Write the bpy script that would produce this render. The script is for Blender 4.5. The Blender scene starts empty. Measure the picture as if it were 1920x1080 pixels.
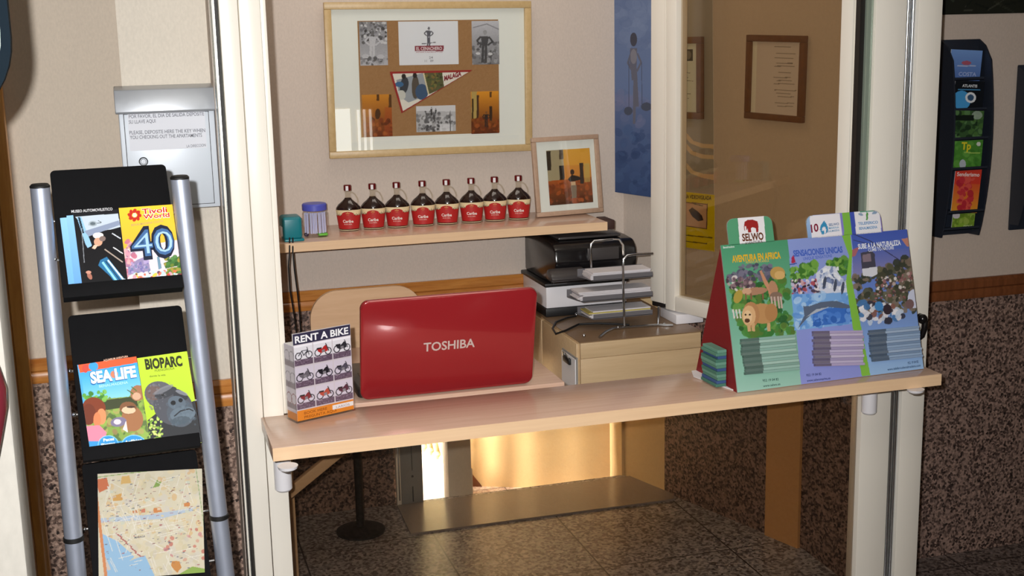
import bpy, bmesh, math, random
import numpy as np
from mathutils import Vector, Matrix
random.seed(4); rng = np.random.default_rng(7)
PI = math.pi
sc = bpy.context.scene
COL = sc.collection

# ------------------------------------------------------------------ camera, world, lights, exposure
F = 2400.0
YAW, PIT, ROL = (math.radians(a) for a in (16.5, 11.75, -1.2))
EYE = np.array([0.0, 0.0, 1.70])
def _axes():
    cy, sy, cp, sp, cr, sr = math.cos(YAW), math.sin(YAW), math.cos(PIT), math.sin(PIT), math.cos(ROL), math.sin(ROL)
    f = np.array([sy*cp, cy*cp, -sp]); r = np.array([cy, -sy, 0.0]); u = np.cross(r, f)
    return cr*r + sr*u, cr*u - sr*r, f
RT, UP, FW = _axes()
cam_d = bpy.data.cameras.new('camera'); cam = bpy.data.objects.new('camera', cam_d); COL.objects.link(cam)
cam_d.sensor_width = 36; cam_d.lens = F/1920*36; cam_d.clip_start = 0.05; cam_d.clip_end = 60
m = Matrix.Identity(4)
for i in range(3):
    m[i][0] = RT[i]; m[i][1] = UP[i]; m[i][2] = -FW[i]; m[i][3] = EYE[i]
cam.matrix_world = m
sc.camera = cam

w = bpy.data.worlds.new('world'); sc.world = w; w.use_nodes = True
w.node_tree.nodes['Background'].inputs[0].default_value = (1.0, 0.93, 0.84, 1)
w.node_tree.nodes['Background'].inputs[1].default_value = 0.10

def light(name, kind, loc, energy, color=(1, 1, 1), size=0.1, size_y=None, target=None):
    d = bpy.data.lights.new(name, kind); d.energy = energy; d.color = color
    if kind == 'AREA':
        d.size = size
        if size_y: d.shape = 'RECTANGLE'; d.size_y = size_y
    else: d.shadow_soft_size = size
    o = bpy.data.objects.new(name, d); COL.objects.link(o); o.location = loc
    if target is not None:
        o.rotation_euler = (Vector(target)-Vector(loc)).to_track_quat('-Z', 'Y').to_euler()
    return o
# the camera's own flash, a little left of and above the lens
fl = light('camera_flash', 'SPOT', (-0.055, 0.0, 1.75), 290, (1.0, 0.995, 0.985), 0.012, target=(0.42, 3.0, 1.36))
fl.data.spot_size = math.radians(98); fl.data.spot_blend = 1.0
# unseen area lamps added for ambient light, then lamps on the reflected terrace
light('corridor_fill', 'AREA', (0.2, 0.7, 2.52), 12, (1.0, 0.92, 0.8), 1.4, 0.9, target=(0.2, 0.7, 0))
light('booth_fill', 'AREA', (0.85, 3.3, 2.52), 3.5, (1.0, 0.9, 0.78), 0.8, 0.5, target=(0.85, 3.3, 0))
light('terrace_daylight', 'AREA', (0.75, 4.9, 1.75), 15, (1.0, 0.95, 0.86), 1.0, 0.9, target=(0.85, 5.0, 0))
bl = light('terrace_wall_fill', 'AREA', (0.46, 4.045, 0.85), 22, (1.0, 0.93, 0.80), 0.08, 0.8, target=(1.30, 4.09, 0.30)); bl.data.spread = math.radians(84)  # hidden lamp added to brighten the orange terrace wall
vs = sc.view_settings
vs.view_transform = 'Standard'; vs.look = 'None'; vs.gamma = 1.0; vs.exposure = 0.0; vs.use_curve_mapping = False

# ------------------------------------------------------------------ view-ray helpers (pixel of the 1920x1080 photo -> a point on a real plane)
def ray(x, y): return FW + (x-960)/F*RT - (y-540)/F*UP
def atz(x, y, z): d = ray(x, y); return EYE + d*(z-EYE[2])/d[2]
def aty(x, y, Y): d = ray(x, y); return EYE + d*(Y-EYE[1])/d[1]
def atplane(x, y, o, n):
    d = ray(x, y); o = np.array(o, float); n = np.array(n, float)
    return EYE + d*((o-EYE) @ n)/(d @ n)

def srgb(c):
    if isinstance(c, str): c = tuple(int(c[i:i+2], 16) for i in (0, 2, 4))
    c = np.array(c, float)/255.0
    return np.where(c <= 0.04045, c/12.92, ((c+0.055)/1.055)**2.4)
def rgba(c): return tuple(srgb(c)) + (1.0,)

# ------------------------------------------------------------------ materials
class NT:
    def __init__(s, name):
        s.m = bpy.data.materials.new(name); s.m.use_nodes = True
        s.n = s.m.node_tree.nodes; s.l = s.m.node_tree.links
        s.b = s.n['Principled BSDF']
    def add(s, t, **kw):
        x = s.n.new(t)
        for k, v in kw.items():
            if k in x.inputs: x.inputs[k].default_value = v
            else: setattr(x, k, v)
        return x
    def ramp(s, fac, stops):
        r = s.n.new('ShaderNodeValToRGB'); e = r.color_ramp.elements
        while len(e) < len(stops): e.new(0.5)
        for i, (p, c) in enumerate(stops): e[i].position = p; e[i].color = rgba(c)
        s.l.new(fac, r.inputs[0]); return r
    def bump(s, h, strength, dist=0.001):
        b = s.n.new('ShaderNodeBump'); b.inputs['Strength'].default_value = strength; b.inputs['Distance'].default_value = dist
        s.l.new(h, b.inputs['Height']); s.l.new(b.outputs[0], s.b.inputs['Normal'])
    def coords(s, scale=(1, 1, 1), rot=(0, 0, 0)):
        g = s.n.new('ShaderNodeNewGeometry'); mp = s.n.new('ShaderNodeMapping')
        mp.inputs['Scale'].default_value = scale; mp.inputs['Rotation'].default_value = rot
        s.l.new(g.outputs['Position'], mp.inputs['Vector']); return mp.outputs[0]
def plain(name, c, rough=0.5, metal=0.0, spec=0.5, coat=0.0, vary=0.0):
    t = NT(name); t.b.inputs['Base Color'].default_value = rgba(c)
    t.b.inputs['Roughness'].default_value = rough; t.b.inputs['Metallic'].default_value = metal
    t.b.inputs['Specular IOR Level'].default_value = spec; t.b.inputs['Coat Weight'].default_value = coat
    n = t.add('ShaderNodeTexNoise', Scale=60.0, Detail=3.0); t.l.new(t.coords(), n.inputs['Vector'])
    mr = t.add('ShaderNodeMapRange'); mr.inputs['To Min'].default_value = max(0, rough-0.05); mr.inputs['To Max'].default_value = min(1, rough+0.05)
    t.l.new(n.outputs[0], mr.inputs[0]); t.l.new(mr.outputs[0], t.b.inputs['Roughness'])
    return t.m
def plaster(name, c, scale=220, strength=0.25, c2=None):
    t = NT(name); v = t.coords((1, 1, 0.55))
    n = t.add('ShaderNodeTexNoise', Scale=scale, Detail=4.0); t.l.new(v, n.inputs['Vector'])
    k = np.array(c if not isinstance(c, str) else [int(c[i:i+2], 16) for i in (0, 2, 4)], float)
    r = t.ramp(n.outputs[0], [(0.3, k*0.972), (0.7, np.minimum(k*1.012, 255))])
    t.l.new(r.outputs[0], t.b.inputs['Base Color']); t.b.inputs['Roughness'].default_value = 0.85
    t.bump(n.outputs[0], strength); return t.m
def granite(name, a, b, c, rough=0.35, scale=1.0, tile=None):
    t = NT(name); v = t.coords()
    vo = t.add('ShaderNodeTexVoronoi', Scale=150.0*scale); t.l.new(v, vo.inputs['Vector'])
    n = t.add('ShaderNodeTexNoise', Scale=100.0*scale, Detail=5.0, Roughness=0.7); t.l.new(v, n.inputs['Vector'])
    mx = t.add('ShaderNodeMix'); mx.data_type = 'FLOAT'; mx.inputs[0].default_value = 0.55
    t.l.new(vo.outputs['Color'], mx.inputs[2]); t.l.new(n.outputs[0], mx.inputs[3])
    r = t.ramp(mx.outputs[0], [(0.30, c), (0.44, b), (0.52, a), (0.68, np.minimum(np.array(a)*1.22, 255))])
    out = r.outputs[0]
    if tile:
        br = t.add('ShaderNodeTexBrick'); br.offset = 0.0
        br.inputs['Scale'].default_value = 1.0; br.inputs['Brick Width'].default_value = tile; br.inputs['Row Height'].default_value = tile
        br.inputs['Mortar Size'].default_value = 0.0025; t.l.new(v, br.inputs['Vector'])
        mm = t.add('ShaderNodeMix'); mm.data_type = 'RGBA'; t.l.new(br.outputs['Fac'], mm.inputs[0])
        t.l.new(out, mm.inputs[6]); mm.inputs[7].default_value = rgba(np.array(c)*0.7); out = mm.outputs[2]
    t.l.new(out, t.b.inputs['Base Color']); t.b.inputs['Roughness'].default_value = rough
    return t.m
def wood(name, a, b, rough=0.4, grain=(3, 60, 60), coat=0.0, strength=0.55):
    t = NT(name); v = t.coords(grain)
    n = t.add('ShaderNodeTexNoise', Scale=1.6, Detail=6.0, Roughness=0.65, Distortion=strength); t.l.new(v, n.inputs['Vector'])
    r = t.ramp(n.outputs[0], [(0.3, b), (0.68, a)])
    t.l.new(r.outputs[0], t.b.inputs['Base Color']); t.b.inputs['Roughness'].default_value = rough
    t.b.inputs['Coat Weight'].default_value = coat; return t.m
def glass(name, tint, ior=1.45, gloss=1.0):
    t = NT(name); t.n.remove(t.b); f0 = ((ior-1)/(ior+1))**2
    tr = t.add('ShaderNodeBsdfTransparent'); tr.inputs[0].default_value = tuple(math.sqrt(c) for c in tint)+(1,)
    gl = t.add('ShaderNodeBsdfGlossy', Roughness=0.0); gl.inputs[0].default_value = (gloss, gloss, gloss, 1)
    lw = t.add('ShaderNodeLayerWeight', Blend=0.5); mx = t.add('ShaderNodeMixShader')
    p = t.add('ShaderNodeMath', operation='POWER'); p.inputs[1].default_value = 5.0; t.l.new(lw.outputs['Facing'], p.inputs[0])
    q = t.add('ShaderNodeMath', operation='MULTIPLY_ADD'); q.inputs[1].default_value = 1-f0; q.inputs[2].default_value = f0; t.l.new(p.outputs[0], q.inputs[0])
    t.l.new(q.outputs[0], mx.inputs[0]); t.l.new(tr.outputs[0], mx.inputs[1]); t.l.new(gl.outputs[0], mx.inputs[2])
    t.l.new(mx.outputs[0], t.n['Material Output'].inputs[0]); return t.m
def printed(name, rough=0.4, spec=0.4, coat=0.0):
    t = NT(name); a = t.add('ShaderNodeVertexColor'); a.layer_name = 'Col'
    t.l.new(a.outputs[0], t.b.inputs['Base Color']); t.b.inputs['Roughness'].default_value = rough
    t.b.inputs['Specular IOR Level'].default_value = spec; t.b.inputs['Coat Weight'].default_value = coat; return t.m

M = dict(
    wall=plaster('wall_vinyl_pink', (211, 197, 185), strength=0.12), pillar=plaster('wall_vinyl_cream', (216, 207, 193), strength=0.08),
    farwall=plaster('wall_vinyl_beige', (212, 198, 181), strength=0.1), corridor=plaster('wall_vinyl_dull', (208, 191, 177), strength=0.12),
    white_rough=plaster('rough_white_plaster', (176, 172, 164), 90, 0.9), orange=plaster('orange_plaster', (244, 214, 164)),
    tan=plaster('tan_reflection', (226, 172, 112)), white=plaster('white_plaster', (240, 236, 226)), ceil=plaster('ceiling_white', (236, 232, 224)),
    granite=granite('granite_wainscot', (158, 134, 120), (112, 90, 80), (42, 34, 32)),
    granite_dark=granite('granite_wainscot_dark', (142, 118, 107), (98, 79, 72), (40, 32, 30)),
    floor=granite('granite_floor', (120, 108, 102), (86, 75, 70), (44, 38, 36), 0.3, 0.8, 0.40), floor_light=granite('granite_floor_light', (168, 164, 164), (128, 122, 122), (74, 68, 68), 0.3, 0.8, 0.40), floor_out=granite('terrace_tile', (226, 204, 196), (214, 190, 182), (190, 164, 156), 0.5, 1.0, 0.3),
    reflected_band=plain('grey_reflected_band', (158, 148, 140), 0.22), railwood=wood('varnished_pine', (206, 140, 70), (168, 100, 42), 0.25, (3, 40, 40), 0.4),
    casing=wood('varnished_casing', (232, 172, 92), (204, 138, 66), 0.3, (40, 40, 3), 0.3),
    darkwood=wood('dark_stained_wood', (136, 80, 46), (104, 58, 30), 0.4, (40, 40, 3)),
    beech=wood('beech_laminate', (222, 188, 166), (212, 175, 152), 0.20, (2.2, 70, 70), 0.0, 0.2),
    beech_edge=wood('beech_edging', (244, 208, 168), (236, 198, 158), 0.42, (2.2, 70, 70), 0.0, 0.2),
    cab=wood('cabinet_laminate', (214, 186, 146), (202, 172, 132), 0.4, (3, 60, 60), 0, 0.2), cab_top=wood('cabinet_top_laminate', (140, 112, 84), (124, 98, 72), 0.35, (3, 60, 60), 0, 0.2),
    alu=plain('cream_lacquered_aluminium', (246, 240, 228), 0.3, 0, 0.5, 0.2), alu_grey=plain('raw_aluminium', (176, 180, 176), 0.28, 0.85),
    alu_door=plain('grey_door_aluminium', (150, 150, 148), 0.4), gasket=plain('dark_gasket', (24, 18, 16), 0.6), greenseal=plain('greenish_glass_edge', (150, 164, 150), 0.2, 0.3),
    silver=plain('silver_tube', (186, 194, 212), 0.44, 0.72), black=plain('black_plastic', (20, 20, 22), 0.45), blackmat=plain('black_textured_board', (14, 14, 16), 0.8, 0, 0.12),
    chrome=plain('chrome_wire', (200, 204, 210), 0.18, 1.0), white_plastic=plain('white_plastic', (238, 236, 240), 0.35),
    pane=glass('clear_pane', (0.90, 0.92, 0.88)), low_pane=glass('lower_pane_bronze', (0.54, 0.49, 0.43), 1.5), sash_pane=glass('sash_pane_bronze', (0.66, 0.56, 0.42), 1.5), pic_glass=glass('picture_glass', (0.96, 0.97, 0.96), 1.45),
    acrylic=glass('clear_acrylic', (0.95, 0.95, 0.95), 1.4), red=plain('red_lacquer_lid', (156, 34, 40), 0.22, 0.15, 0.5, 0.6), laptop_black=plain('laptop_black', (26, 24, 26), 0.35),
    logo=plain('silver_lettering', (214, 200, 196), 0.35, 0.3), paper=plain('white_paper', (232, 230, 232), 0.6), cream=plain('cream_label', (236, 216, 172), 0.5),
    frame=wood('pale_gold_wood', (206, 178, 128), (192, 162, 112), 0.4, (40, 40, 40)), frame_taupe=wood('taupe_wood', (190, 160, 136), (176, 146, 124), 0.4, (40, 40, 40)),
    frame_dark=wood('brown_frame_wood', (124, 82, 42), (100, 62, 30), 0.4, (40, 40, 40)), mat=plain('white_mount', (236, 238, 232), 0.7),
    box_grey=plain('grey_metal_box', (206, 213, 222), 0.42, 0.12), hood=plain('grey_box_hood', (180, 184, 190), 0.36, 0.45),
    liquid=plain('dark_rum_glass', (34, 14, 10), 0.12, 0, 0.6, 0.5), clear=glass('clear_glass', (0.88, 0.86, 0.80), 1.5), capred=plain('red_metal_cap', (120, 20, 24), 0.22, 0.5),
    teal=plain('teal_plastic', (24, 128, 140), 0.35), bluelid=plain('periwinkle_plastic', (84, 92, 196), 0.4), swab=plain('white_lilac_stick', (206, 206, 236), 0.5),
    smoke=plain('smoked_plastic', (112, 110, 114), 0.3), printer=plain('black_gloss_plastic', (22, 20, 22), 0.2), printer_grey=plain('dark_grey_plastic', (66, 62, 62), 0.35),
    navy=plain('navy_plastic', (34, 40, 52), 0.5), mirror_frame=plain('dark_blue_frame', (18, 28, 36), 0.75, 0, 0.05), mirror=plain('pale_green_mirror', (196, 214, 196), 0.08, 0.6),
    chairwood=wood('chair_plywood', (214, 178, 142), (202, 164, 128), 0.4, (3, 40, 40)), maroon=plain('maroon_board', (128, 20, 26), 0.55), card=plain('grey_card', (150, 146, 142), 0.7),
    print=printed('printed_paper', 0.5, 0.22), print_matt=printed('printed_matt', 0.75, 0.2), print_gloss=printed('printed_glossy', 0.5, 0.18),
    leaf=plain('green_leaf', (62, 96, 52), 0.5), petal=plain('red_petal', (176, 30, 38), 0.5), vase=plain('red_glazed_vase', (104, 34, 44), 0.25),
    yel=plain('yellow_plaster', (240, 226, 180), 0.8), rubber=plain('black_rubber', (16, 16, 16), 0.6), darkbox=plain('brown_box', (62, 36, 30), 0.6),
)

# ------------------------------------------------------------------ mesh builder
class MB:
    def __init__(s): s.v = []; s.f = []; s.m = []; s.c = []; s.n = 0; s.mats = []
    def mi(s, mat):
        if mat not in s.mats: s.mats.append(mat)
        return s.mats.index(mat)
    def add(s, verts, faces, mat, col=None, M4=None):
        verts = np.asarray(verts, float)
        if M4 is not None:
            A = np.array(M4); verts = verts @ A[:3, :3].T + A[:3, 3]
        k = s.mi(mat)
        s.v.append(verts)
        if col is None: col = (1, 1, 1)
        col = np.asarray(col, float)
        if col.ndim == 1: col = np.tile(col, (len(verts), 1))
        s.c.append(col)
        n = s.n
        s.f.extend([tuple(i+n for i in f) for f in faces]); s.m.extend([k]*len(faces)); s.n += len(verts)
        return s
    def bm(s, b, mat, col=None, M4=None):
        b.verts.index_update()
        s.add([v.co[:] for v in b.verts], [[v.index for v in f.verts] for f in b.faces], mat, col, M4); b.free(); return s
    def box(s, x0, x1, y0, y1, z0, z1, mat, bevel=0.0, col=None, M4=None, seg=2):
        b = bmesh.new(); bmesh.ops.create_cube(b, size=1)
        for v in b.verts: v.co = Vector(((x0+x1)/2+v.co.x*(x1-x0), (y0+y1)/2+v.co.y*(y1-y0), (z0+z1)/2+v.co.z*(z1-z0)))
        if bevel > 0: bmesh.ops.bevel(b, geom=list(b.edges), offset=bevel, segments=seg, profile=0.5, affect='EDGES')
        return s.bm(b, mat, col, M4)
    def prism(s, pts, y0, y1, mat, col=None, M4=None, axis='y', bevel=0):
        # outline in (x, z) swept along y, or (x, y) swept along z
        b = bmesh.new()
        def P(a, c, t): return (a, t, c) if axis == 'y' else ((a, c, t) if axis == 'z' else (t, a, c))
        lo = [b.verts.new(P(a, c, y0)) for a, c in pts]; hi = [b.verts.new(P(a, c, y1)) for a, c in pts]
        b.faces.new(lo); b.faces.new(hi[::-1]); n = len(pts)
        for i in range(n): b.faces.new((lo[i], hi[i], hi[(i+1) % n], lo[(i+1) % n]))
        bmesh.ops.recalc_face_normals(b, faces=b.faces)
        if bevel: bmesh.ops.bevel(b, geom=list(b.edges), offset=bevel, segments=2, profile=0.5, affect='EDGES')
        return s.bm(b, mat, col, M4)
    def tube(s, pts, r, mat, seg=12, M4=None, closed=False, cap=True):
        pts = [Vector(p) for p in pts]; n = len(pts); V = []; fs = []
        prev = None
        for i, p in enumerate(pts):
            a = pts[(i-1) % n] if (closed or i > 0) else p; c = pts[(i+1) % n] if (closed or i < n-1) else p
            t = (c-a).normalized()
            if prev is None:
                u = t.orthogonal().normalized()
            else:
                u = (prev - t*prev.dot(t)).normalized()
            prev = u; w = t.cross(u); rr = r[i] if isinstance(r, (list, tuple)) else r
            for k in range(seg):
                a_ = 2*PI*k/seg; V.append(p+(u*math.cos(a_)+w*math.sin(a_))*rr)
        for i in range(n if closed else n-1):
            for k in range(seg):
                j = (i+1) % n; fs.append((i*seg+k, i*seg+(k+1) % seg, j*seg+(k+1) % seg, j*seg+k))
        if cap and not closed: fs.append(tuple(range(seg))[::-1]); fs.append(tuple((n-1)*seg+k for k in range(seg)))
        return s.add([v[:] for v in V], fs, mat, None, M4)
    def lathe(s, prof, mat, seg=32, sx=1.0, sy=1.0, c=(0, 0, 0), a0=0.0, a1=2*PI, M4=None, col=None, power=2.0):
        full = abs(a1-a0-2*PI) < 1e-6; ns = seg if full else seg+1; V = []; fs = []
        for r, z in prof:
            for k in range(ns):
                a = a0+(a1-a0)*k/seg; ca, sa = math.cos(a), math.sin(a)
                V.append((c[0]+r*sx*math.copysign(abs(ca)**(2/power), ca), c[1]+r*sy*math.copysign(abs(sa)**(2/power), sa), c[2]+z))
        for i in range(len(prof)-1):
            for k in range(seg):
                k2 = (k+1) % ns if full else k+1
                fs.append((i*ns+k, i*ns+k2, (i+1)*ns+k2, (i+1)*ns+k))
        if full:
            if prof[0][0] > 1e-5: fs.append(tuple(range(ns))[::-1])
            if prof[-1][0] > 1e-5: fs.append(tuple((len(prof)-1)*ns+k for k in range(ns)))
        return s.add(V, fs, mat, col, M4)
    def sphere(s, c, r, mat, seg=16, M4=None):
        r = (r, r, r) if not isinstance(r, (tuple, list)) else r
        b = bmesh.new(); bmesh.ops.create_uvsphere(b, u_segments=seg, v_segments=max(6, seg//2), radius=1)
        for v in b.verts: v.co = Vector((c[0]+v.co.x*r[0], c[1]+v.co.y*r[1], c[2]+v.co.z*r[2]))
        return s.bm(b, mat, None, M4)
    def build(s, name, parent=None, loc=None, angle=35, flat=False):
        me = bpy.data.meshes.new(name)
        me.from_pydata(np.concatenate(s.v).tolist(), [], s.f)
        for mt in s.mats: me.materials.append(mt)
        me.polygons.foreach_set('material_index', s.m)
        at = me.color_attributes.new('Col', 'FLOAT_COLOR', 'POINT')
        c = np.concatenate(s.c); c = np.hstack([c, np.ones((len(c), 1))]).astype(np.float32)
        at.data.foreach_set('color', c.ravel())
        if not flat:
            me.polygons.foreach_set('use_smooth', [True]*len(me.polygons)); me.set_sharp_from_angle(angle=math.radians(angle))
        me.update()
        o = bpy.data.objects.new(name, me); COL.objects.link(o)
        if parent is not None: o.parent = parent
        if loc is not None: o.location = loc
        return o

_tx = {}
def text_mesh(body, bold=0.0, shear=0.0):
    k = (body, bold, shear)
    if k in _tx: return _tx[k]
    cu = bpy.data.curves.new('lettering', 'FONT'); cu.body = body; cu.size = 1; cu.offset = bold; cu.shear = shear; cu.resolution_u = 3
    o = bpy.data.objects.new('lettering', cu); COL.objects.link(o)
    bpy.context.view_layer.update()
    dg = bpy.context.evaluated_depsgraph_get(); ev = o.evaluated_get(dg); me = ev.to_mesh()
    V = np.array([v.co[:] for v in me.vertices]) if len(me.vertices) else np.zeros((0, 3)); fs = [tuple(p.vertices) for p in me.polygons]
    ev.to_mesh_clear(); bpy.data.objects.remove(o); bpy.data.curves.remove(cu)
    _tx[k] = (V, fs); return _tx[k]

# ------------------------------------------------------------------ printed panels: a flat sheet in space with printed artwork
class Sheet:
    """origin o = lower left corner, ex = unit right, ez = unit up (in the plane), w x h metres."""
    def __init__(s, o, ex, ez, w, h):
        s.o = np.array(o, float); s.ex = np.array(ex, float)/np.linalg.norm(ex); s.ez = np.array(ez, float)
        s.ez -= s.ex*(s.ez @ s.ex); s.ez /= np.linalg.norm(s.ez); s.w = w; s.h = h; s.nrm = np.cross(s.ex, s.ez)   # nrm points at the viewer when ex is right, ez up -> -back
        s.front = np.cross(s.ex, s.ez)
    @staticmethod
    def from_px(o, n, up, bl, br, tl, tr):
        p = [atplane(*q, o, n) for q in (bl, br, tl, tr)]
        n = np.array(n, float)/np.linalg.norm(n)
        ex = (p[1]-p[0]) + (p[3]-p[2]); ex -= n*(ex @ n); ex /= np.linalg.norm(ex)
        ez = np.array(up, float); ez -= n*(ez @ n); ez -= ex*(ez @ ex); ez /= np.linalg.norm(ez)
        c = sum(p)/4
        w = abs(((p[1]-p[0])+(p[3]-p[2])) @ ex)/2; h = abs(((p[2]-p[0])+(p[3]-p[1])) @ ez)/2
        return Sheet(c-ex*w/2-ez*h/2, ex, ez, w, h)
    def loc2(s, x, y):
        nrm = np.cross(s.ex, s.ez); p = atplane(x, y, s.o, nrm)-s.o
        return p @ s.ex, p @ s.ez
    def mat(s, lift=0.0):
        y = -np.cross(s.ex, s.ez)           # local -y faces the viewer... local y points away
        y = np.cross(s.ez, s.ex)
        m4 = np.eye(4); m4[:3, 0] = s.ex; m4[:3, 1] = y; m4[:3, 2] = s.ez; m4[:3, 3] = s.o - y*lift
        return Matrix(m4.tolist())

class Art:
    def __init__(s, sh, bg, res=1.0, nx=None):
        s.sh = sh; s.nx = nx or max(8, int(sh.w*950*res)); s.ny = max(8, int(s.nx*sh.h/sh.w))
        s.a = np.zeros((s.ny, s.nx, 3)); s.a[:] = np.array(s.hexc(bg))
        s.U, s.V = np.meshgrid(np.linspace(0, sh.w, s.nx), np.linspace(sh.h, 0, s.ny)); s.texts = []; s.keep = None
    @staticmethod
    def hexc(c): return [int(c[i:i+2], 16) for i in (0, 2, 4)] if isinstance(c, str) else list(c)
    def mask(s, pts, px=True):
        P = np.array([s.sh.loc2(*p) if px else p for p in pts])
        i0 = (s.U >= P[:, 0].min()) & (s.U <= P[:, 0].max()) & (s.V >= P[:, 1].min()) & (s.V <= P[:, 1].max())
        x = s.U[i0]; y = s.V[i0]; ins = np.zeros(len(x), bool); n = len(P)
        for i in range(n):
            x1, y1 = P[i]; x2, y2 = P[(i+1) % n]
            if y1 == y2: continue
            c = ((y1 > y) != (y2 > y)) & (x < (x2-x1)*(y-y1)/(y2-y1)+x1); ins ^= c
        mk = np.zeros_like(s.U, bool); mk[i0] = ins; return mk
    def poly(s, pts, c, a=1.0, px=True):
        mk = s.mask(pts, px); s.a[mk] = s.a[mk]*(1-a)+np.array(s.hexc(c))*a; return s
    def ell(s, cx, cy, rx, ry, c, a=1.0, ang=0.0, n=28):
        ca, sa = math.cos(math.radians(ang)), math.sin(math.radians(ang))
        return s.poly([(cx+rx*math.cos(t)*ca-ry*math.sin(t)*sa, cy+rx*math.cos(t)*sa+ry*math.sin(t)*ca) for t in np.linspace(0, 2*PI, n, endpoint=False)], c, a)
    def rect(s, x0, y0, x1, y1, c, a=1.0): return s.poly([(x0, y0), (x1, y0), (x1, y1), (x0, y1)], c, a)
    def line(s, pts, wd, c, a=1.0):
        for (x0, y0), (x1, y1) in zip(pts[:-1], pts[1:]):
            d = math.hypot(x1-x0, y1-y0) or 1; nx, ny = -(y1-y0)/d*wd/2, (x1-x0)/d*wd/2
            s.poly([(x0+nx, y0+ny), (x1+nx, y1+ny), (x1-nx, y1-ny), (x0-nx, y0-ny)], c, a)
        return s
    def spots(s, pts, cols, n, r0, r1, a=0.9, stretch=1.0):
        mk = np.array(pts, float); x0, y0 = mk.min(0); x1, y1 = mk.max(0); k = 0; t = 0
        while k < n and t < n*6:
            t += 1; x, y = rng.uniform(x0, x1), rng.uniform(y0, y1); ins = False
            for i in range(len(mk)):
                (xa, ya), (xb, yb) = mk[i], mk[(i+1) % len(mk)]
                if (ya > y) != (yb > y) and x < (xb-xa)*(y-ya)/(yb-ya)+xa: ins = not ins
            if not ins: continue
            k += 1; r = rng.uniform(r0, r1)
            s.ell(x, y, r, r*rng.uniform(0.5, 1.0)*stretch, cols[rng.integers(len(cols))], a, rng.uniform(0, 180), 9)
        return s
    def vgrad(s, pts, c0, c1, a=1.0):
        mk = s.mask(pts); v = s.V[mk]
        if len(v) == 0: return s
        t = ((v.max()-v)/max(1e-6, v.max()-v.min()))[:, None]
        s.a[mk] = s.a[mk]*(1-a)+(np.array(s.hexc(c0))*(1-t)+np.array(s.hexc(c1))*t)*a; return s
    def grain(s, amt): s.a += rng.normal(0, amt, s.a.shape[:2])[:, :, None]; return s
    def text(s, body, A, B, hpx, c, bold=0.0, shear=0.0, lift=0.0005, fit=True):
        s.texts.append((body, A, B, hpx, c, bold, shear, lift)); return s
    def emit(s, mb, mat, M4=None, lift=0.0):
        ny, nx = s.ny, s.nx
        a = np.clip(s.a, 0, 255)
        V = np.stack([s.U, np.full_like(s.U, -lift), s.V], -1).reshape(-1, 3)
        idx = np.arange(nx*ny).reshape(ny, nx)
        q = np.stack([idx[1:, :-1], idx[1:, 1:], idx[:-1, 1:], idx[:-1, :-1]], -1).reshape(-1, 4)
        if s.keep is not None:
            k = s.keep; kk = (k[1:, :-1] & k[1:, 1:] & k[:-1, 1:] & k[:-1, :-1]).reshape(-1); q = q[kk]
        mb.add(V, q.tolist(), mat, srgb(a.reshape(-1, 3)), M4)
        for body, A, B, hpx, c, bold, shear, lf in s.texts:
            tv, tf = text_mesh(body, bold, shear)
            if len(tv) == 0: continue
            x0, x1 = tv[:, 0].min(), tv[:, 0].max()
            a2 = np.array(s.sh.loc2(*A)); b2 = np.array(s.sh.loc2(*B)); up2 = np.array(s.sh.loc2(A[0], A[1]-hpx))-a2
            up2 = np.array([0, np.linalg.norm(up2)]) if abs(up2[0]) < 0.35*abs(up2[1]) else up2
            ax = (b2-a2)/(x1-x0)
            P = a2[None, :]+(tv[:, :1]-x0)*ax[None, :]+tv[:, 1:2]/0.69*up2[None, :]
            mb.add(np.stack([P[:, 0], np.full(len(P), -lift-lf), P[:, 1]], -1), tf, mat, srgb(s.hexc(c)), M4)

# ------------------------------------------------------------------ naming helpers
def tag(o, label, cat, group=None):
    o['label'] = label; o['category'] = cat
    if group: o['group'] = group
    return o
def thing(name, label, cat, loc=(0, 0, 0), rot=(0, 0, 0), group=None, mat=None):
    o = bpy.data.objects.new(name, None); COL.objects.link(o); o.empty_display_size = 0.05
    if mat is not None: o.matrix_world = mat
    else: o.location = loc; o.rotation_euler = rot
    return tag(o, label, cat, group)
def struct(o): o['kind'] = 'structure'; return o
def sempty(name, loc=(0, 0, 0)):
    o = bpy.data.objects.new(name, None); COL.objects.link(o); o.location = loc; o.empty_display_size = 0.05
    return struct(o)
def copy_thing(o, loc=None, label=None):
    c = o.copy(); COL.objects.link(c)
    for ch in o.children:
        d = ch.copy(); COL.objects.link(d); d.parent = c
        for g in ch.children:
            e = g.copy(); COL.objects.link(e); e.parent = d
    if loc is not None: c.location = loc
    if label: c['label'] = label
    return c
def flat_thing(name, label, cat, sh, art, thick=0.0008, mat='print', group=None, back='paper', lift=0.0):
    """a printed sheet, leaflet or board: one mesh with thickness, artwork on its front"""
    mb = MB(); mb.box(0.0, sh.w, 0.0002, thick, 0.0, sh.h, M[back]); art.emit(mb, M[mat])
    o = mb.build(name, flat=True); o.matrix_world = sh.mat(lift)
    return tag(o, label, cat, group)

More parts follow.
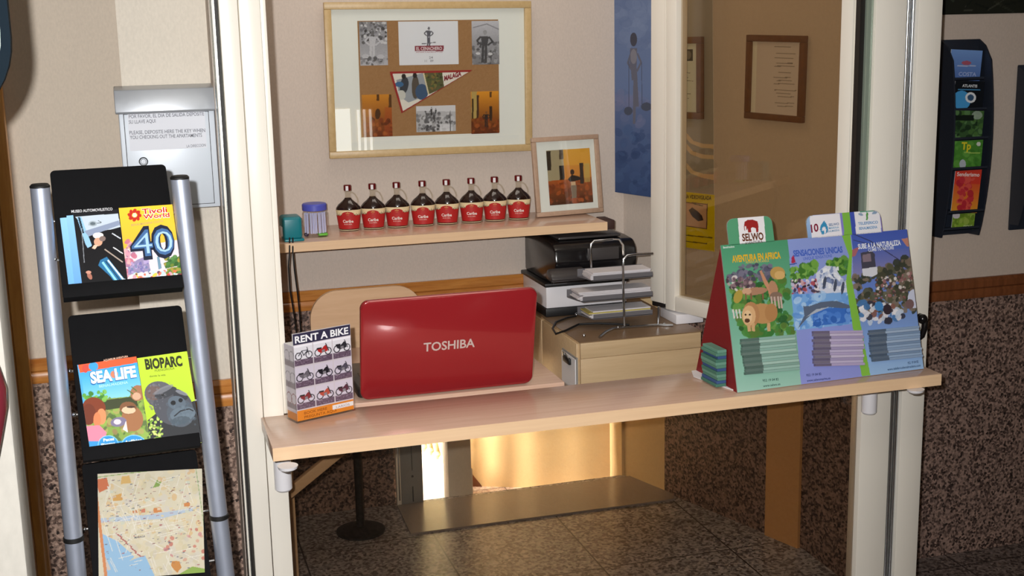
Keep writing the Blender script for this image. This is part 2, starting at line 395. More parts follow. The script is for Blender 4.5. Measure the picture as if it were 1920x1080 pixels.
# ================================================================== THE SETTING
ZR0, ZR1 = 0.838, 0.902          # dado rail
SHELF = 1.0995                   # back shelf top
CT = 0.85                        # counter top
def rail(name, x0, x1, y, mat='railwood'):
    mb = MB(); prof = [(y, ZR0), (y-0.014, ZR0+0.002), (y-0.017, ZR0+0.018), (y-0.012, ZR0+0.030), (y-0.018, ZR0+0.036), (y-0.018, ZR1-0.010), (y-0.010, ZR1), (y, ZR1)]
    mb.prism([(a, c) for a, c in prof], x0, x1, M[mat], axis='x')
    return struct(mb.build(name))
mb = MB(); mb.box(-2.4, 4.6, -1.9, 3.4, -0.06, 0.0, M['floor']); struct(mb.build('floor'))
mb = MB(); mb.box(0.25, 1.80, 2.815, 3.892, 0.10, 0.17, M['floor_light']); struct(mb.build('floor_booth'))
mb = MB(); mb.box(-2.4, 4.6, -1.9, 4.0, 2.55, 2.62, M['ceil']); struct(mb.build('ceiling'))
# booth back wall with a made-up low opening for the reflected terrace
XL = float(aty(742, 900, 3.89)[0]); XR = 1.53
mb = MB()
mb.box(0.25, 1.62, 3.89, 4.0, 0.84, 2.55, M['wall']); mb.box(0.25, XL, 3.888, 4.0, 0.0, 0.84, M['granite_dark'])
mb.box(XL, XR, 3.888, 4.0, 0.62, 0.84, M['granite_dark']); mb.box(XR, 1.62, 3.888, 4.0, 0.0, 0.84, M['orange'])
struct(mb.build('wall_back'))
rail('trim_1', 0.25, 1.535, 3.888)
# booth left wall + pillar + corridor far walls
mb = MB(); mb.box(0.185, 0.25, 2.845, 3.99, 0.0, 2.55, M['wall']); struct(mb.build('wall_booth_left'))
mb = MB(); mb.box(-0.004, 0.185, 2.944, 3.31, 0.84, 2.55, M['pillar']); mb.box(-0.004, 0.185, 2.942, 3.31, 0.0, 0.84, M['granite']); struct(mb.build('wall_pillar'))
rail('trim_2', -0.004, 0.185, 2.942)
mb = MB(); mb.box(-2.4, -0.004, 3.31, 3.42, 0.84, 2.55, M['farwall']); mb.box(-2.4, -0.004, 3.308, 3.42, 0.0, 0.84, M['granite']); struct(mb.build('wall_left'))
rail('trim_3', -0.28, -0.004, 3.308)
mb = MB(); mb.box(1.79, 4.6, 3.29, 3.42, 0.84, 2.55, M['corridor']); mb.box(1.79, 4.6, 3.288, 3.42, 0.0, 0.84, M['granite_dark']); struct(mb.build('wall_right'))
rail('trim_4', 1.96, 4.6, 3.288, 'darkwood')
# corridor behind the camera and its ends
mb = MB(); mb.box(-2.4, 4.6, -1.9, -1.8, 0.84, 2.55, M['orange']); mb.box(-2.4, 4.6, -1.9, -1.798, 0.0, 0.84, M['granite']); struct(mb.build('wall_front'))
mb = MB(); mb.box(-2.5, -2.4, -1.9, 3.42, 0.0, 2.55, M['farwall']); struct(mb.build('wall_end'))
mb = MB(); mb.box(4.6, 4.7, -1.9, 3.42, 0.0, 2.55, M['corridor']); struct(mb.build('wall_far_right'))
# slanted right wall of the booth
SW = math.radians(19); SO = np.array([1.54, 3.89, 0]); SD = np.array([math.sin(SW), -math.cos(SW), 0]); SN = np.array([math.cos(SW), math.sin(SW), 0])
def sm(o, x, y):   # matrix: local x along x, y along y
    m4 = np.eye(4); m4[:3, 0] = x; m4[:3, 1] = y; m4[:3, 3] = o; return Matrix(m4.tolist())
SM = sm(SO, SD, SN)
mb = MB(); mb.box(0, 0.995, 0, 0.06, 0.84, 2.55, M['wall'], M4=SM); mb.box(0, 0.205, -0.002, 0.06, 0.0, 0.84, M['orange'], M4=SM); mb.box(0.205, 0.995, -0.002, 0.06, 0.0, 0.84, M['granite_dark'], M4=SM)  # orange base carries on the reflected terrace wall in colour
mb.box(0.66, 0.79, -0.012, 0.0, 0.0, 0.84, M['tan'], M4=SM)  # tan strip stands for a vertical reflection in the lower pane
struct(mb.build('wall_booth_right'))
# casing of the doorway at far left
mb = MB(); mb.box(-0.42, -0.290, 3.285, 3.31, 0.0, 2.2, M['casing'], 0.004); mb.box(-0.308, -0.276, 3.272, 3.31, 0.0, 2.2, M['casing'], 0.006)
d1 = struct(mb.build('door_1'))

# glazed partition: window_1 = posts + lower pane, window_2 = the sash swung open into the booth
W1 = sempty('window_1', (0.245, 2.78, 0))
def wp(name, mb): return mb.build(name, W1, Matrix.Identity(4).translation - Vector((0.245, 2.78, 0)))
mb = MB(); mb.box(0.201, 0.240, 2.780, 2.84, 0, 2.55, M['alu'], 0.002); mb.box(0.2415, 0.286, 2.781, 2.84, 0, 2.55, M['alu'], 0.002); mb.box(0.2865, 0.2985, 2.787, 2.84, CT, 2.55, M['alu'], 0.0015)
wp('post', mb)
mb = MB(); mb.box(1.757, 1.843, 2.780, 2.83, 0, 2.55, M['alu'], 0.002); wp('post', mb)
mb = MB(); mb.box(1.878, 1.947, 2.784, 2.83, 0, 2.55, M['alu'], 0.004); wp('post', mb)
mb = MB(); mb.box(0.186, 0.200, 2.80, 2.845, 0, 2.55, M['alu_grey'], 0.002); mb.box(0.1935, 0.1985, 2.795, 2.80, 0, 2.55, M['gasket']); mb.box(0.1875, 0.1915, 2.792, 2.80, 0, 2.55, M['alu'], 0.001); wp('glazing_channel', mb)
mb = MB(); mb.box(1.843, 1.879, 2.822, 2.835, 0, 2.55, M['darkwood']); wp('jamb_strip', mb)
mb = MB(); mb.tube([(1.8625, 2.806, 0), (1.8625, 2.806, 2.55)], 0.0055, M['chrome'], 16); mb.tube([(1.8735, 2.800, 0), (1.8735, 2.800, 2.55)], 0.0055, M['chrome'], 16); wp('chrome_strip', mb)
mb = MB(); mb.box(1.739, 1.7565, 2.79, 2.82, CT, 2.55, M['greenseal'], 0.002); mb.box(1.726, 1.739, 2.80, 2.82, CT, 2.55, M['gasket']); wp('glazing_seal', mb)
mb = MB(); mb.box(0.286, 1.757, 2.800, 2.806, 0.0, 0.818, M['low_pane']); wp('pane', mb)
mb = MB(); mb.box(0.286, 1.757, 2.786, 2.826, 0.0, 0.05, M['alu'], 0.003); wp('sill', mb)

W2 = sempty('window_2', (1.74, 2.82, 0))
HS = math.atan2(0.339, 0.941)
W2.rotation_euler = (0, 0, -(PI/2-HS))   # local +x points from the free edge to the hinge
def w2(name, mb): return mb.build(name, W2)
mb = MB(); mb.box(-0.755, -0.686, 0.0, 0.045, 0.860, 2.3, M['alu'], 0.003); mb.box(-0.685, -0.645, -0.004, 0.042, 0.846, 2.3, M['alu'], 0.003); mb.box(-0.694, -0.688, -0.003, 0.0, 0.861, 2.3, M['alu'], 0.001); w2('stile', mb)
mb = MB(); mb.box(-0.058, -0.020, -0.004, 0.042, 0.846, 2.3, M['alu'], 0.003); mb.box(-0.0195, 0.002, 0.002, 0.042, 0.86, 2.3, M['alu'], 0.002); w2('stile', mb)
mb = MB(); mb.box(-0.645, -0.058, -0.004, 0.042, 0.846, 0.892, M['alu'], 0.003); w2('bottom_rail', mb)
mb = MB(); mb.box(-0.645, -0.058, -0.004, 0.042, 2.25, 2.3, M['alu'], 0.003); w2('top_rail', mb)
mb = MB(); mb.box(-0.646, -0.057, 0.016, 0.022, 0.89, 2.255, M['sash_pane']); w2('pane', mb)
mb = MB(); mb.box(-0.75, -0.70, 0.002, 0.03, 0.846, 0.861, M['gasket'], 0.002); w2('bottom_gasket', mb)

# narrow bright window with bars in the corridor wall behind the camera: its reflection shows in the large picture's glass
w3x = [float((atplane(px, 240, (0, 9.55, 0), (0, 1, 0)))[0]) for px in (624, 656, 668, 705)]; w3z = float(aty(640, 204, 9.55)[2])
W3 = sempty('window_3', (w3x[0], -1.795, w3z-0.5))
def w3(n, mb): return mb.build(n, W3, (-w3x[0], 1.795, -(w3z-0.5)))
lit = NT('daylit_pane'); lit.b.inputs['Base Color'].default_value = (0.9, 0.88, 0.8, 1); lit.b.inputs['Emission Color'].default_value = (1, 0.95, 0.84, 1); lit.b.inputs['Emission Strength'].default_value = 5.0
mb = MB(); mb.box(w3x[0], w3x[1], -1.797, -1.790, w3z-0.5, w3z, lit.m); w3('pane', mb)
for k in range(3):
    xx = w3x[2]+0.005+k*0.045; mb = MB(); mb.box(xx, xx+0.018, -1.797, -1.790, w3z-0.5, w3z-0.01, lit.m); w3('pane', mb)
# terrace reflected in the lower pane, built solid behind a made-up opening
mb = MB(); mb.prism([tuple(atz(*p, 0.176)[:2]) for p in ((770, 1000), (1265, 935), (1246, 884), (745, 947))], 0.17, 0.176, M['reflected_band'], axis='z'); struct(mb.build('trim_5'))  # thin slab standing for the pale band of the reflection
mb = MB(); mb.box(-0.4, 2.6, 4.0, 5.7, 0.0, 0.06, M['floor_out']); struct(mb.build('floor_terrace'))
mb = MB(); mb.box(-0.5, 2.7, 5.6, 5.7, 0.0, 2.55, M['white']); struct(mb.build('wall_terrace_back'))
mb = MB(); mb.box(-0.5, -0.4, 4.0, 5.7, 0.0, 2.55, M['white']); struct(mb.build('wall_terrace_left'))
xo = float(aty(869, 880, 4.26)[0])
yB = 4.0; xB = float(aty(1205, 900, yB)[0]); mb = MB(); mb.prism([(xo, 4.26), (xB, yB), (2.7, yB), (2.7, 4.36), (xo, 4.36)], 0.0, 2.55, M['orange'], axis='z'); struct(mb.build('wall_terrace_right'))
wn_ = np.array([-(4.26-yB), -(xB-xo), 0]); wn_ /= np.linalg.norm(wn_); wo_ = np.array([xo, 4.26, 0])+wn_*0.004
bs = Sheet(wo_, (xB-xo, yB-4.26, 0), (0, 0, 1), 1, 1); tri = [bs.loc2(*p) for p in ((871, 872), (871, 985), (962, 985))]
mb = MB(); mb.prism(tri, 0.0, 0.01, M['darkwood'], M4=bs.mat()); struct(mb.build('dark_wedge_terrace'))  # dark triangle standing for the reflected floor corner
# grey door leaf of the reflection, built at the left of the made-up opening
jx0, jx1 = float(aty(752, 900, 3.87)[0]), float(aty(793, 900, 3.87)[0])
D2 = sempty('door_2', (jx0, 3.87, 0.17))
def d2p(n, mb): return mb.build(n, D2, (-jx0, -3.87, -0.17))
mb = MB(); mb.box(jx0, jx1, 3.87, 3.884, 0.17, 0.62, M['alu_door'], 0.002); d2p('leaf', mb)
mb = MB(); mb.box(jx0-0.016, jx0-0.001, 3.865, 3.884, 0.17, 0.60, M['alu'], 0.002); mb.box(jx0-0.010, jx0-0.006, 3.862, 3.866, 0.19, 0.59, M['chrome'], 0.001); d2p('edge_strip', mb)
bz = float(aty(773, 893, 3.87)[2]); bxx = float(aty(773, 893, 3.87)[0])
mb = MB(); mb.sphere((bxx, 3.868, bz), 0.004, M['black'], 10); mb.box(bxx-0.0015, bxx+0.0015, 3.866, 3.872, 0.18, bz-0.035, M['gasket']); mb.box(bxx-0.001, bxx+0.001, 3.868, 3.872, bz+0.02, 0.60, M['gasket']); d2p('bolt', mb)
# white parapet with balusters
pL = atz(760, 843, 0.22); pR = atz(838, 889, 0.22)
pd = (pR-pL)/np.linalg.norm(pR-pL); pn = np.array([-pd[1], pd[0], 0]); PM = sm(np.array([pL[0], pL[1], 0]), pd, pn); pl = float(np.linalg.norm(pR-pL))
B = thing('balustrade', 'white balustrade with turned balusters built for the reflection below the counter', 'balustrade', (pL[0], pL[1], 0.06))
Bo = (-pL[0], -pL[1], -0.06)
mb = MB(); mb.box(-0.9, pl, 0.0, 0.10, 0.06, 0.22, M['white'], 0.004, M4=PM); mb.build('parapet', B, Bo)
mb = MB(); mb.box(-0.9, pl, 0.0, 0.10, 0.66, 0.71, M['white'], 0.004, M4=PM); mb.build('handrail', B, Bo)
bsp = pl*12.5/78
for i in range(14):
    x = pl-0.016-i*bsp
    if x < -0.25: break
    mb = MB(); mb.lathe([(r_*bsp*13, z_) for r_, z_ in [(0.026, 0), (0.026, 0.015), (0.014, 0.025), (0.022, 0.05), (0.028, 0.07), (0.022, 0.10), (0.010, 0.13), (0.018, 0.16), (0.010, 0.18), (0.010, 0.30), (0.022, 0.38), (0.022, 0.44)]], M['yel'], 12, c=(x, 0.05, 0.22), M4=PM)
    mb.build('baluster', B, Bo)
mb = MB(); mb.box(pl-0.008, pl+0.028, -0.01, 0.08, 0.06, 0.75, M['white'], 0.004, M4=PM); mb.build('end_pillar', B, Bo)

# foreground white plaster wall at far left
wx = float(aty(24, 800, 1.75)[0])
mb = MB(); mb.box(wx-0.9, wx, 1.75, 1.86, 0, 2.55, M['white_rough'], 0.006); struct(mb.build('wall_foreground'))

# ================================================================== COUNTER, DESK AND WHAT STANDS ON THEM
c0, c1 = atz(512, 845, CT), atz(1757, 697, CT)
K = thing('counter', 'long beech counter shelf crossing the glazed partition on white brackets', 'counter', (c0[0], 2.66, CT))
Ko = (-c0[0], -2.66, -CT)
yf = 2.553
mb = MB(); mb.box(c0[0], c1[0], yf+0.0015, 2.779, CT-0.029, CT, M['beech'], 0.0015); mb.build('board', K, Ko)
mb = MB(); mb.box(c0[0]+0.0005, c1[0]-0.0005, yf, yf+0.0015, CT-0.0285, CT-0.0005, M['beech_edge']); mb.build('front_edging', K, Ko)
for px, dpx in ((526, (541, 878)), (1633, (1722, 733))):
    bx = float(aty(px, 800, 2.745)[0]); q = atz(*dpx, CT-0.031)
    zb = float(aty(px, 925 if px < 900 else 779, 2.738)[2])
    mb = MB(); mb.lathe([(0.0, 0), (0.016, 0.0), (0.0195, 0.004), (0.0195, CT-0.0295-zb)], M['white_plastic'], 24, c=(bx, 2.757, zb)); mb.build('bracket_cylinder', K, Ko)
    mb = MB(); mb.lathe([(0.0, -0.012), (0.010, -0.0115), (0.019, -0.006), (0.021, 0.0)], M['white_plastic'], 24, c=(q[0], q[1]+0.012, CT-0.0292)); mb.build('bracket_disc', K, Ko)
# desk inside the booth
De = thing('desk', 'beech office desk behind the partition carrying the red laptop', 'desk', (0.6, 3.1, 0.17))
Do = (-0.6, -3.1, -0.17)
mb = MB(); mb.box(0.302, 0.960, 2.812, 3.33, CT-0.028, CT-0.001, M['beech'], 0.0015); mb.build('top', De, Do)
for x in (0.335,):
    mb = MB(); mb.box(x-0.013, x+0.013, 3.24, 3.28, 0.17, CT-0.028, M['beech_edge'], 0.002); mb.build('leg', De, Do)
a = np.array([0.345, 3.24, 0.62]); b = np.array([0.50, 3.24, CT-0.03])
def bar(mb, p, q, wd, th, mat):
    p = np.array(p, float); q = np.array(q, float); L = np.linalg.norm(q-p); x = (q-p)/L; y = np.array([0, 1.0, 0]); y -= x*(y @ x); y /= np.linalg.norm(y); z = np.cross(x, y)
    m4 = np.eye(4); m4[:3, 0] = x; m4[:3, 1] = y; m4[:3, 2] = z; m4[:3, 3] = p
    return mb.box(0, L, -th/2, th/2, -wd/2, wd/2, mat, 0.001, M4=Matrix(m4.tolist()))
p0, p1 = aty(540, 925, 3.10), aty(612, 866, 3.10)
mb = MB(); bar(mb, p0, p0+(p1-p0)*2.2, 0.026, 0.02, M['beech_edge']); mb.build('brace', De, Do)

# laptop
lx0, lx1 = 0.466, 0.881
Lp = thing('laptop', 'open glossy red laptop with its lid back turned to the corridor', 'laptop', (0.672, 2.90, CT-0.001))
Lo = (-0.672, -2.90, -(CT-0.001))
mb = MB(); mb.box(lx0-0.004, lx1-0.006, 2.832, 3.075, CT+0.003, CT+0.026, M['laptop_black'], 0.008, seg=3); mb.build('base', Lp, Lo)
mb = MB(); mb.box(lx0+0.02, lx1-0.03, 2.86, 2.97, CT+0.026, CT+0.0275, M['printer']); mb.build('keyboard', Lp, Lo)
for x, y in ((lx0+.03, 2.85), (lx1-.04, 2.85), (lx0+.03, 3.06), (lx1-.04, 3.06)):
    mb = MB(); mb.lathe([(0.008, 0), (0.008, 0.0045)], M['rubber'], 12, c=(x, y, CT-0.0012)); mb.build('rubber_foot', Lp, Lo)
TL = math.radians(13)
lidM = sm(np.array([lx0, 2.815, CT+0.004]), [1, 0, 0], [0, 1, 0]); lidM = Matrix.Translation((lx0, 2.818, CT+0.002)) @ Matrix.Rotation(TL, 4, 'X')
LW, LH, rr = lx1-lx0, 0.250, 0.020
def rrect(wd, h, r, n=7):
    pts = []
    for cx, cz, a0 in ((wd-r, h-r, 0), (r, h-r, 90), (r, r, 180), (wd-r, r, 270)):
        for k in range(n+1):
            a = math.radians(a0+90*k/n); pts.append((cx+r*math.cos(a), cz+r*math.sin(a)))
    return pts
mb = MB(); mb.prism(rrect(LW, LH, rr), 0.0, 0.016, M['red'], M4=lidM, bevel=0.005); lid = mb.build('lid', Lp, Lo)
mb = MB(); mb.prism([(0.012+a*(LW-0.024)/LW, 0.014+c*(LH-0.026)/LH) for a, c in rrect(LW, LH, 0.012)], 0.0155, 0.0172, M['laptop_black'], M4=lidM); mb.build('screen', Lp, Lo)
# lettering on the lid
tv, tf = text_mesh('TOSHIBA', 0.018)
lsh = Sheet(np.array(lidM @ Vector((0, 0, 0))), (1, 0, 0), np.array((lidM.to_3x3() @ Vector((0, 0, 1)))), LW, LH)
A, Bq = np.array(lsh.loc2(794, 658)), np.array(lsh.loc2(890, 651)); xr = (tv[:, 0].min(), tv[:, 0].max()); sc_ = (Bq[0]-A[0])/(xr[1]-xr[0]); hz = np.array(lsh.loc2(794, 641))[1]-A[1]
mb = MB(); mb.add(np.stack([A[0]+(tv[:, 0]-xr[0])*sc_, np.full(len(tv), -0.0006), (A[1]+Bq[1])/2+tv[:, 1]/0.69*hz*0.92], -1), tf, M['logo'], None, lidM); mb.build('lettering', lid)

# rent-a-bike holder with its leaflets
def V3(p, z): return np.array([p[0], p[1], z])
zc = CT+0.0005
P0, P1 = atz(558, 793, zc), atz(664, 769, zc); P2 = atz(537, 788, zc)
ex = (P1-P0)/np.linalg.norm(P1-P0); dep = np.array([-ex[1], ex[0], 0]); wd = np.linalg.norm(P1-P0); dd = 0.045
RM = sm(P0, ex, dep)
fs = Sheet(P0, ex, (0, 0, 1), wd, 0.1)
hz = fs.loc2(549, 627)[1]
fs = Sheet(P0+np.array([0, 0, 0.003]), ex, (0, 0, 1), wd, hz-0.003)
ar = Art(fs, 'd8d0d8', nx=170)
def Q(u, v): return (u*fs.w, (1-v)*fs.h)
def R4(u0, v0, u1, v1, c, a=1): ar.poly([Q(u0, v0), Q(u1, v0), Q(u1, v1), Q(u0, v1)], c, a, px=False)
R4(0, 0, 1, .125, '33304a'); R4(0, .88, 1, 1, 'e88c28')
def wheel(u, v, r, c, wdt=0.008):
    for t in np.linspace(0, 2*PI, 30):
        x, y = u+r*math.cos(t), v+r*.72*math.sin(t); R4(x-wdt, y-wdt*.7, x+wdt, y+wdt*.7, c)
cols = [['505058', 'c02a2a', '303038'], ['706a74', '24222a', '555060'], ['8a2a36', 'c05040', '5a2a40']]
for r in range(3):
    for c in range(3):
        u0, v0 = .01+c*.333, .135+r*.25
        R4(u0, v0, u0+.315, v0+.165, 'f0eef6' if r == 0 else 'dcd4e4'); R4(u0, v0+.165, u0+.315, v0+.235, '6e5a6e')
        for k in range(26): x, y = u0+rng.uniform(.01, .28), v0+rng.uniform(.172, .222); R4(x, y, x+.02, y+.008, '8f7c90' if k % 2 else '584458')
        for k in range(2): R4(u0+.02, v0+.168, u0+.10, v0+.176, 'b8a8b8')
        cx, cy = u0+.16, v0+.10; cc = cols[r][c]
        wheel(cx-.09, cy+.025, .052, '3a3640'); wheel(cx+.09, cy+.025, .052, '3a3640')
        if r == 0 and c == 0:
            for a, b in (((cx-.09, cy+.02), (cx-.03, cy-.03)), ((cx-.03, cy-.03), (cx+.07, cy-.03)), ((cx-.03, cy-.03), (cx+.0, cy+.025)), ((cx, cy+.025), (cx+.07, cy-.03)), ((cx+.09, cy+.025), (cx+.06, cy-.06))):
                for t in np.linspace(0, 1, 24): x, y = a[0]+(b[0]-a[0])*t, a[1]+(b[1]-a[1])*t; R4(x-.006, y-.005, x+.006, y+.005, '4a4854')
        else:
            def blob(pts): ar.poly([Q(cx+a, cy+b) for a, b in pts], cc, 1, px=False)
            blob([(-.10, -.02), (-.02, -.012), (.03, -.045), (.07, -.05), (.085, .02), (.03, .03), (-.04, .035), (-.09, .01)])
            ar.poly([Q(cx-.11, cy-.03), Q(cx-.02, cy-.03), Q(cx-.02, cy-.012), Q(cx-.10, cy-.012)], '222028', 1, px=False)
            for t in np.linspace(0, 1, 18): x, y = cx+.05+.05*t, cy-.065+.085*t; R4(x-.007, y-.005, x+.007, y+.005, '34303a')
            R4(cx-.02, cy+.0, cx+.03, cy+.03, '8c8890')
R4(.62, .905, .99, .955, 'f4f0f0')
def tx(body, u0, u1, v, hv, c, bold=0.0):
    P = fs.o+fs.ex*0
    ar.texts.append((body, (u0, v), (u1, v), hv, c, bold, 0.0, 0.0006))
_emit = Art.emit
def emit_local(art, mb, mat, M4=None, lift=0.0):
    """like Art.emit but lettering is placed in 0..1 sheet coordinates"""
    t = art.texts; art.texts = []; _emit(art, mb, mat, M4, lift); art.texts = t
    for body, A, Bp, hv, c, bold, shear, lf in t:
        tv, tf = text_mesh(body, bold, shear); x0, x1 = tv[:, 0].min(), tv[:, 0].max(); W, H = art.sh.w, art.sh.h
        X = (A[0]+(tv[:, 0]-x0)/(x1-x0)*(Bp[0]-A[0]))*W; Z = (1-A[1]+(A[1]-Bp[1])*(tv[:, 0]-x0)/(x1-x0))*H+tv[:, 1]/0.69*hv*H
        mb.add(np.stack([X, np.full(len(X), -lift-lf), Z], -1), tf, mat, srgb(Art.hexc(c)), M4)
tx('RENT A BIKE', .03, .96, .105, .075, 'f4f4f8', .03)
tx('BOOK HERE', .12, .52, .935, .03, '9a5210', .01); tx('PREGUNTA AQUI', .12, .68, .982, .03, '9a5210', .01); tx('LARIOS', .68, .92, .945, .026, '9a8a96')
LF = thing('leaflet_holder', 'clear acrylic leaflet holder at the left end of the counter', 'leaflet holder', P0)
LF.rotation_euler = (0, 0, math.atan2(ex[1], ex[0]))
hh = fs.h
mb = MB(); mb.box(-0.003, wd+0.003, -0.003, -0.0005, 0, hh*.86, M['acrylic']); mb.build('front_panel', LF)
mb = MB(); mb.box(-0.003, wd+0.003, dd+0.0005, dd+0.003, 0, hh*.86, M['acrylic']); mb.build('back_panel', LF)
for x in (-0.003, wd+0.0008):
    mb = MB(); mb.box(x, x+0.0022, -0.0005, dd+0.0005, 0, hh*.86, M['acrylic']); mb.build('side_panel', LF)
mb = MB(); mb.box(-0.003, wd+0.003, -0.003, dd+0.003, -0.0004, 0.0024, M['acrylic']); mb.build('bottom_panel', LF)
# the pack of leaflets in the holder
mb = MB(); mb.box(0, wd, 0.0006, dd-0.001, 0, hh*.86, M['paper']); mb.box(0, wd, 0.0006, 0.004, hh*.86, hh, M['paper'])
emit_local(ar, mb, M['print'])
sd_ = Sheet(P0, ex, (0, 0, 1), dd, hh*.86); a2 = Art(sd_, 'd0c8d4', nx=30)  # side print paints in the refracted image of the front
for k in range(3):
    v0 = (.135+k*.25-.12)/.88
    a2.poly([(0, (1-v0-.19)*sd_.h), (dd, (1-v0-.19)*sd_.h), (dd, (1-v0-.27)*sd_.h), (0, (1-v0-.27)*sd_.h)], '7a6878', 1, px=False)
    a2.ell(0, 0, 1, 1, 'd0c8d4') if False else None
    for t in np.linspace(0, 2*PI, 40):
        for cxx in (.012, .034): 
            x, y = cxx+.012*math.cos(t), (1-v0-.13)*sd_.h+.012*math.sin(t); a2.poly([(x-.0012, y-.0012), (x+.0012, y-.0012), (x+.0012, y+.0012), (x-.0012, y+.0012)], '8c8494' if k < 2 else '8a5060', 1, px=False)
a2.poly([(0, 0), (dd, 0), (dd, .1*sd_.h), (0, .1*sd_.h)], 'e08c30', 1, px=False)
S2 = np.eye(4); S2[:3, 0] = (0, -1, 0); S2[:3, 1] = (1, 0, 0); S2[:3, 3] = (-0.0002, dd-0.001, 0)
emit_local(a2, mb, M['print'], Matrix(S2.tolist()))
o = mb.build('leaflet_pack', flat=True); o.matrix_world = fs.mat()
tag(o, 'pack of bike hire leaflets with vehicle photos in the acrylic holder', 'leaflets')

# three-column cardboard leaflet display
B0, B1 = atz(1383, 737, zc), atz(1732, 692, zc)
ex = (B1-B0)/np.linalg.norm(B1-B0); bk = np.array([-ex[1], ex[0], 0]); tl = math.radians(15)
ez = math.cos(tl)*np.array([0, 0, 1.0])+math.sin(tl)*bk
tmp = Sheet(B0, ex, ez, np.linalg.norm(B1-B0), 1); H = (tmp.loc2(1352, 458)[1]+tmp.loc2(1702, 433)[1])/2
ds = Sheet(B0+ez*0.001, ex, ez, tmp.w, H)
d = Art(ds, '5fa37c', nx=430)
G = [(1352, 458), (1477, 447), (1503, 722), (1383, 737)]; BL = [(1477, 447), (1600, 440), (1630, 707), (1503, 722)]; BR = [(1594, 440), (1712, 428), (1742, 690), (1620, 708)]
d.vgrad([(1340, 450), (1478, 440), (1504, 730), (1375, 745)], '4f9a72', '9cc8b8')
d.vgrad([(1476, 440), (1602, 430), (1632, 712), (1503, 730)], '8fa0dc', '9098dc'); d.vgrad([(1596, 440), (1720, 425), (1745, 700), (1624, 715)], '4a60b8', '9cc0e8')
# green column: savanna scene
d.spots([(1372, 520), (1470, 510), (1484, 600), (1488, 630), (1400, 636), (1380, 600)], ['3f7a3a', '4f8a40', '2f6032', '6a9a4a', '5a7a38'], 260, 4, 11)
d.spots([(1366, 512), (1395, 496), (1440, 492), (1466, 508), (1462, 520), (1370, 528)], ['5a5a6e', '6e6a7c', '7a7488', '4a4a5c'], 70, 3, 8)
d.spots([(1362, 520), (1412, 520), (1418, 545), (1364, 545)], ['8a7076', 'b8a0a0', 'e0d8d4', '4a3a44', '6c5660'], 70, 2, 6)
d.poly([(1424, 508), (1428, 507), (1440, 530), (1448, 545), (1444, 560), (1440, 545), (1432, 530)], 'c89070'); d.ell(1450, 540, 8, 14, 'b88a6a', 1, -15); d.ell(1455, 556, 12, 9, '8a7060')
d.ell(1458, 512, 14, 12, 'c09a58'); d.ell(1462, 516, 10, 8, 'd8b070')
d.ell(1415, 546, 24, 7, 'b08468', 1, -6); d.ell(1400, 546, 9, 6, 'd0a484'); d.ell(1384, 556, 8, 13, 'b09a48', 1, 20)
for x in (1446, 1452, 1459, 1464): d.line([(x, 556), (x+2, 578)], 3.5, 'c8b0a4')
for x in (1374, 1380, 1386): d.line([(x, 580), (x+3, 597)], 3, 'd8d4cc')
for x in (1398, 1408, 1430): d.line([(x, 550), (x+1, 562)], 3, '8a6048')
d.ell(1430, 588, 26, 19, 'c0905e', 1, 6); d.ell(1446, 586, 12, 17, 'b58454'); d.ell(1408, 590, 16, 24, 'b8865a'); d.ell(1404, 592, 13, 19, 'dcb080'); d.ell(1402, 594, 8, 12, 'e8c498')
d.ell(1401, 601, 5, 4, '5a3c2a'); d.ell(1398, 590, 2, 1.6, '3a2a20'); d.ell(1406, 590, 2, 1.6, '3a2a20')
for x in (1404, 1412, 1441): d.line([(x, 606), (x+1, 621)], 6, 'd0a878')
# blue column: pool scene
d.spots([(1482, 505), (1530, 488), (1534, 510), (1486, 530)], ['5a9440', '76a848', '44782f', '8ab85a'], 70, 3, 8); d.spots([(1548, 490), (1588, 480), (1592, 512), (1556, 515)], ['4a8438', '6a9c42', '3a6a2a', '86b050'], 70, 3, 8)
d.poly([(1530, 512), (1548, 498), (1566, 500), (1576, 520), (1590, 528), (1594, 560), (1530, 560)], 'd8dcec'); d.spots([(1534, 505), (1572, 502), (1590, 540), (1534, 545)], ['f2f4fa', 'b8c4e0', '8898c0', '5a6890'], 50, 2, 6)
d.spots([(1484, 524), (1532, 524), (1536, 552), (1486, 552)], ['4a3c50', 'd8a8a8', 'b0505a', 'e8dce0', '2c2838', 'c8c0d8'], 70, 2, 5)
d.poly([(1484, 552), (1594, 548), (1610, 606), (1490, 620)], '7fb0e8'); d.spots([(1486, 555), (1592, 552), (1606, 604), (1494, 616)], ['a8ccf2', '6ca0e0', '5a90d8', 'c0dcf6'], 90, 3, 10, 0.7)
d.poly([(1525, 580), (1595, 575), (1606, 602), (1524, 612)], '3f72c8'); d.spots([(1528, 584), (1598, 580), (1604, 600), (1528, 608)], ['4f84d8', '3464b8', '6c9ce4'], 40, 3, 8)
d.poly([(1496, 616), (1508, 592), (1506, 574), (1518, 574), (1540, 566), (1568, 564), (1592, 572), (1597, 578), (1580, 578), (1556, 576), (1530, 582), (1512, 598)], '5e6a80'); d.poly([(1512, 594), (1530, 580), (1556, 575), (1540, 582)], 'b4bcc8')
for x, y in ((1546, 530), (1566, 535), (1580, 540)): d.ell(x, y, 3, 12, '4c5468', 1, 8)
d.poly([(1484, 484), (1488, 478), (1492, 492), (1484, 494)], 'b03050'); d.line([(1480, 496), (1494, 494)], 2, '3a50a0')
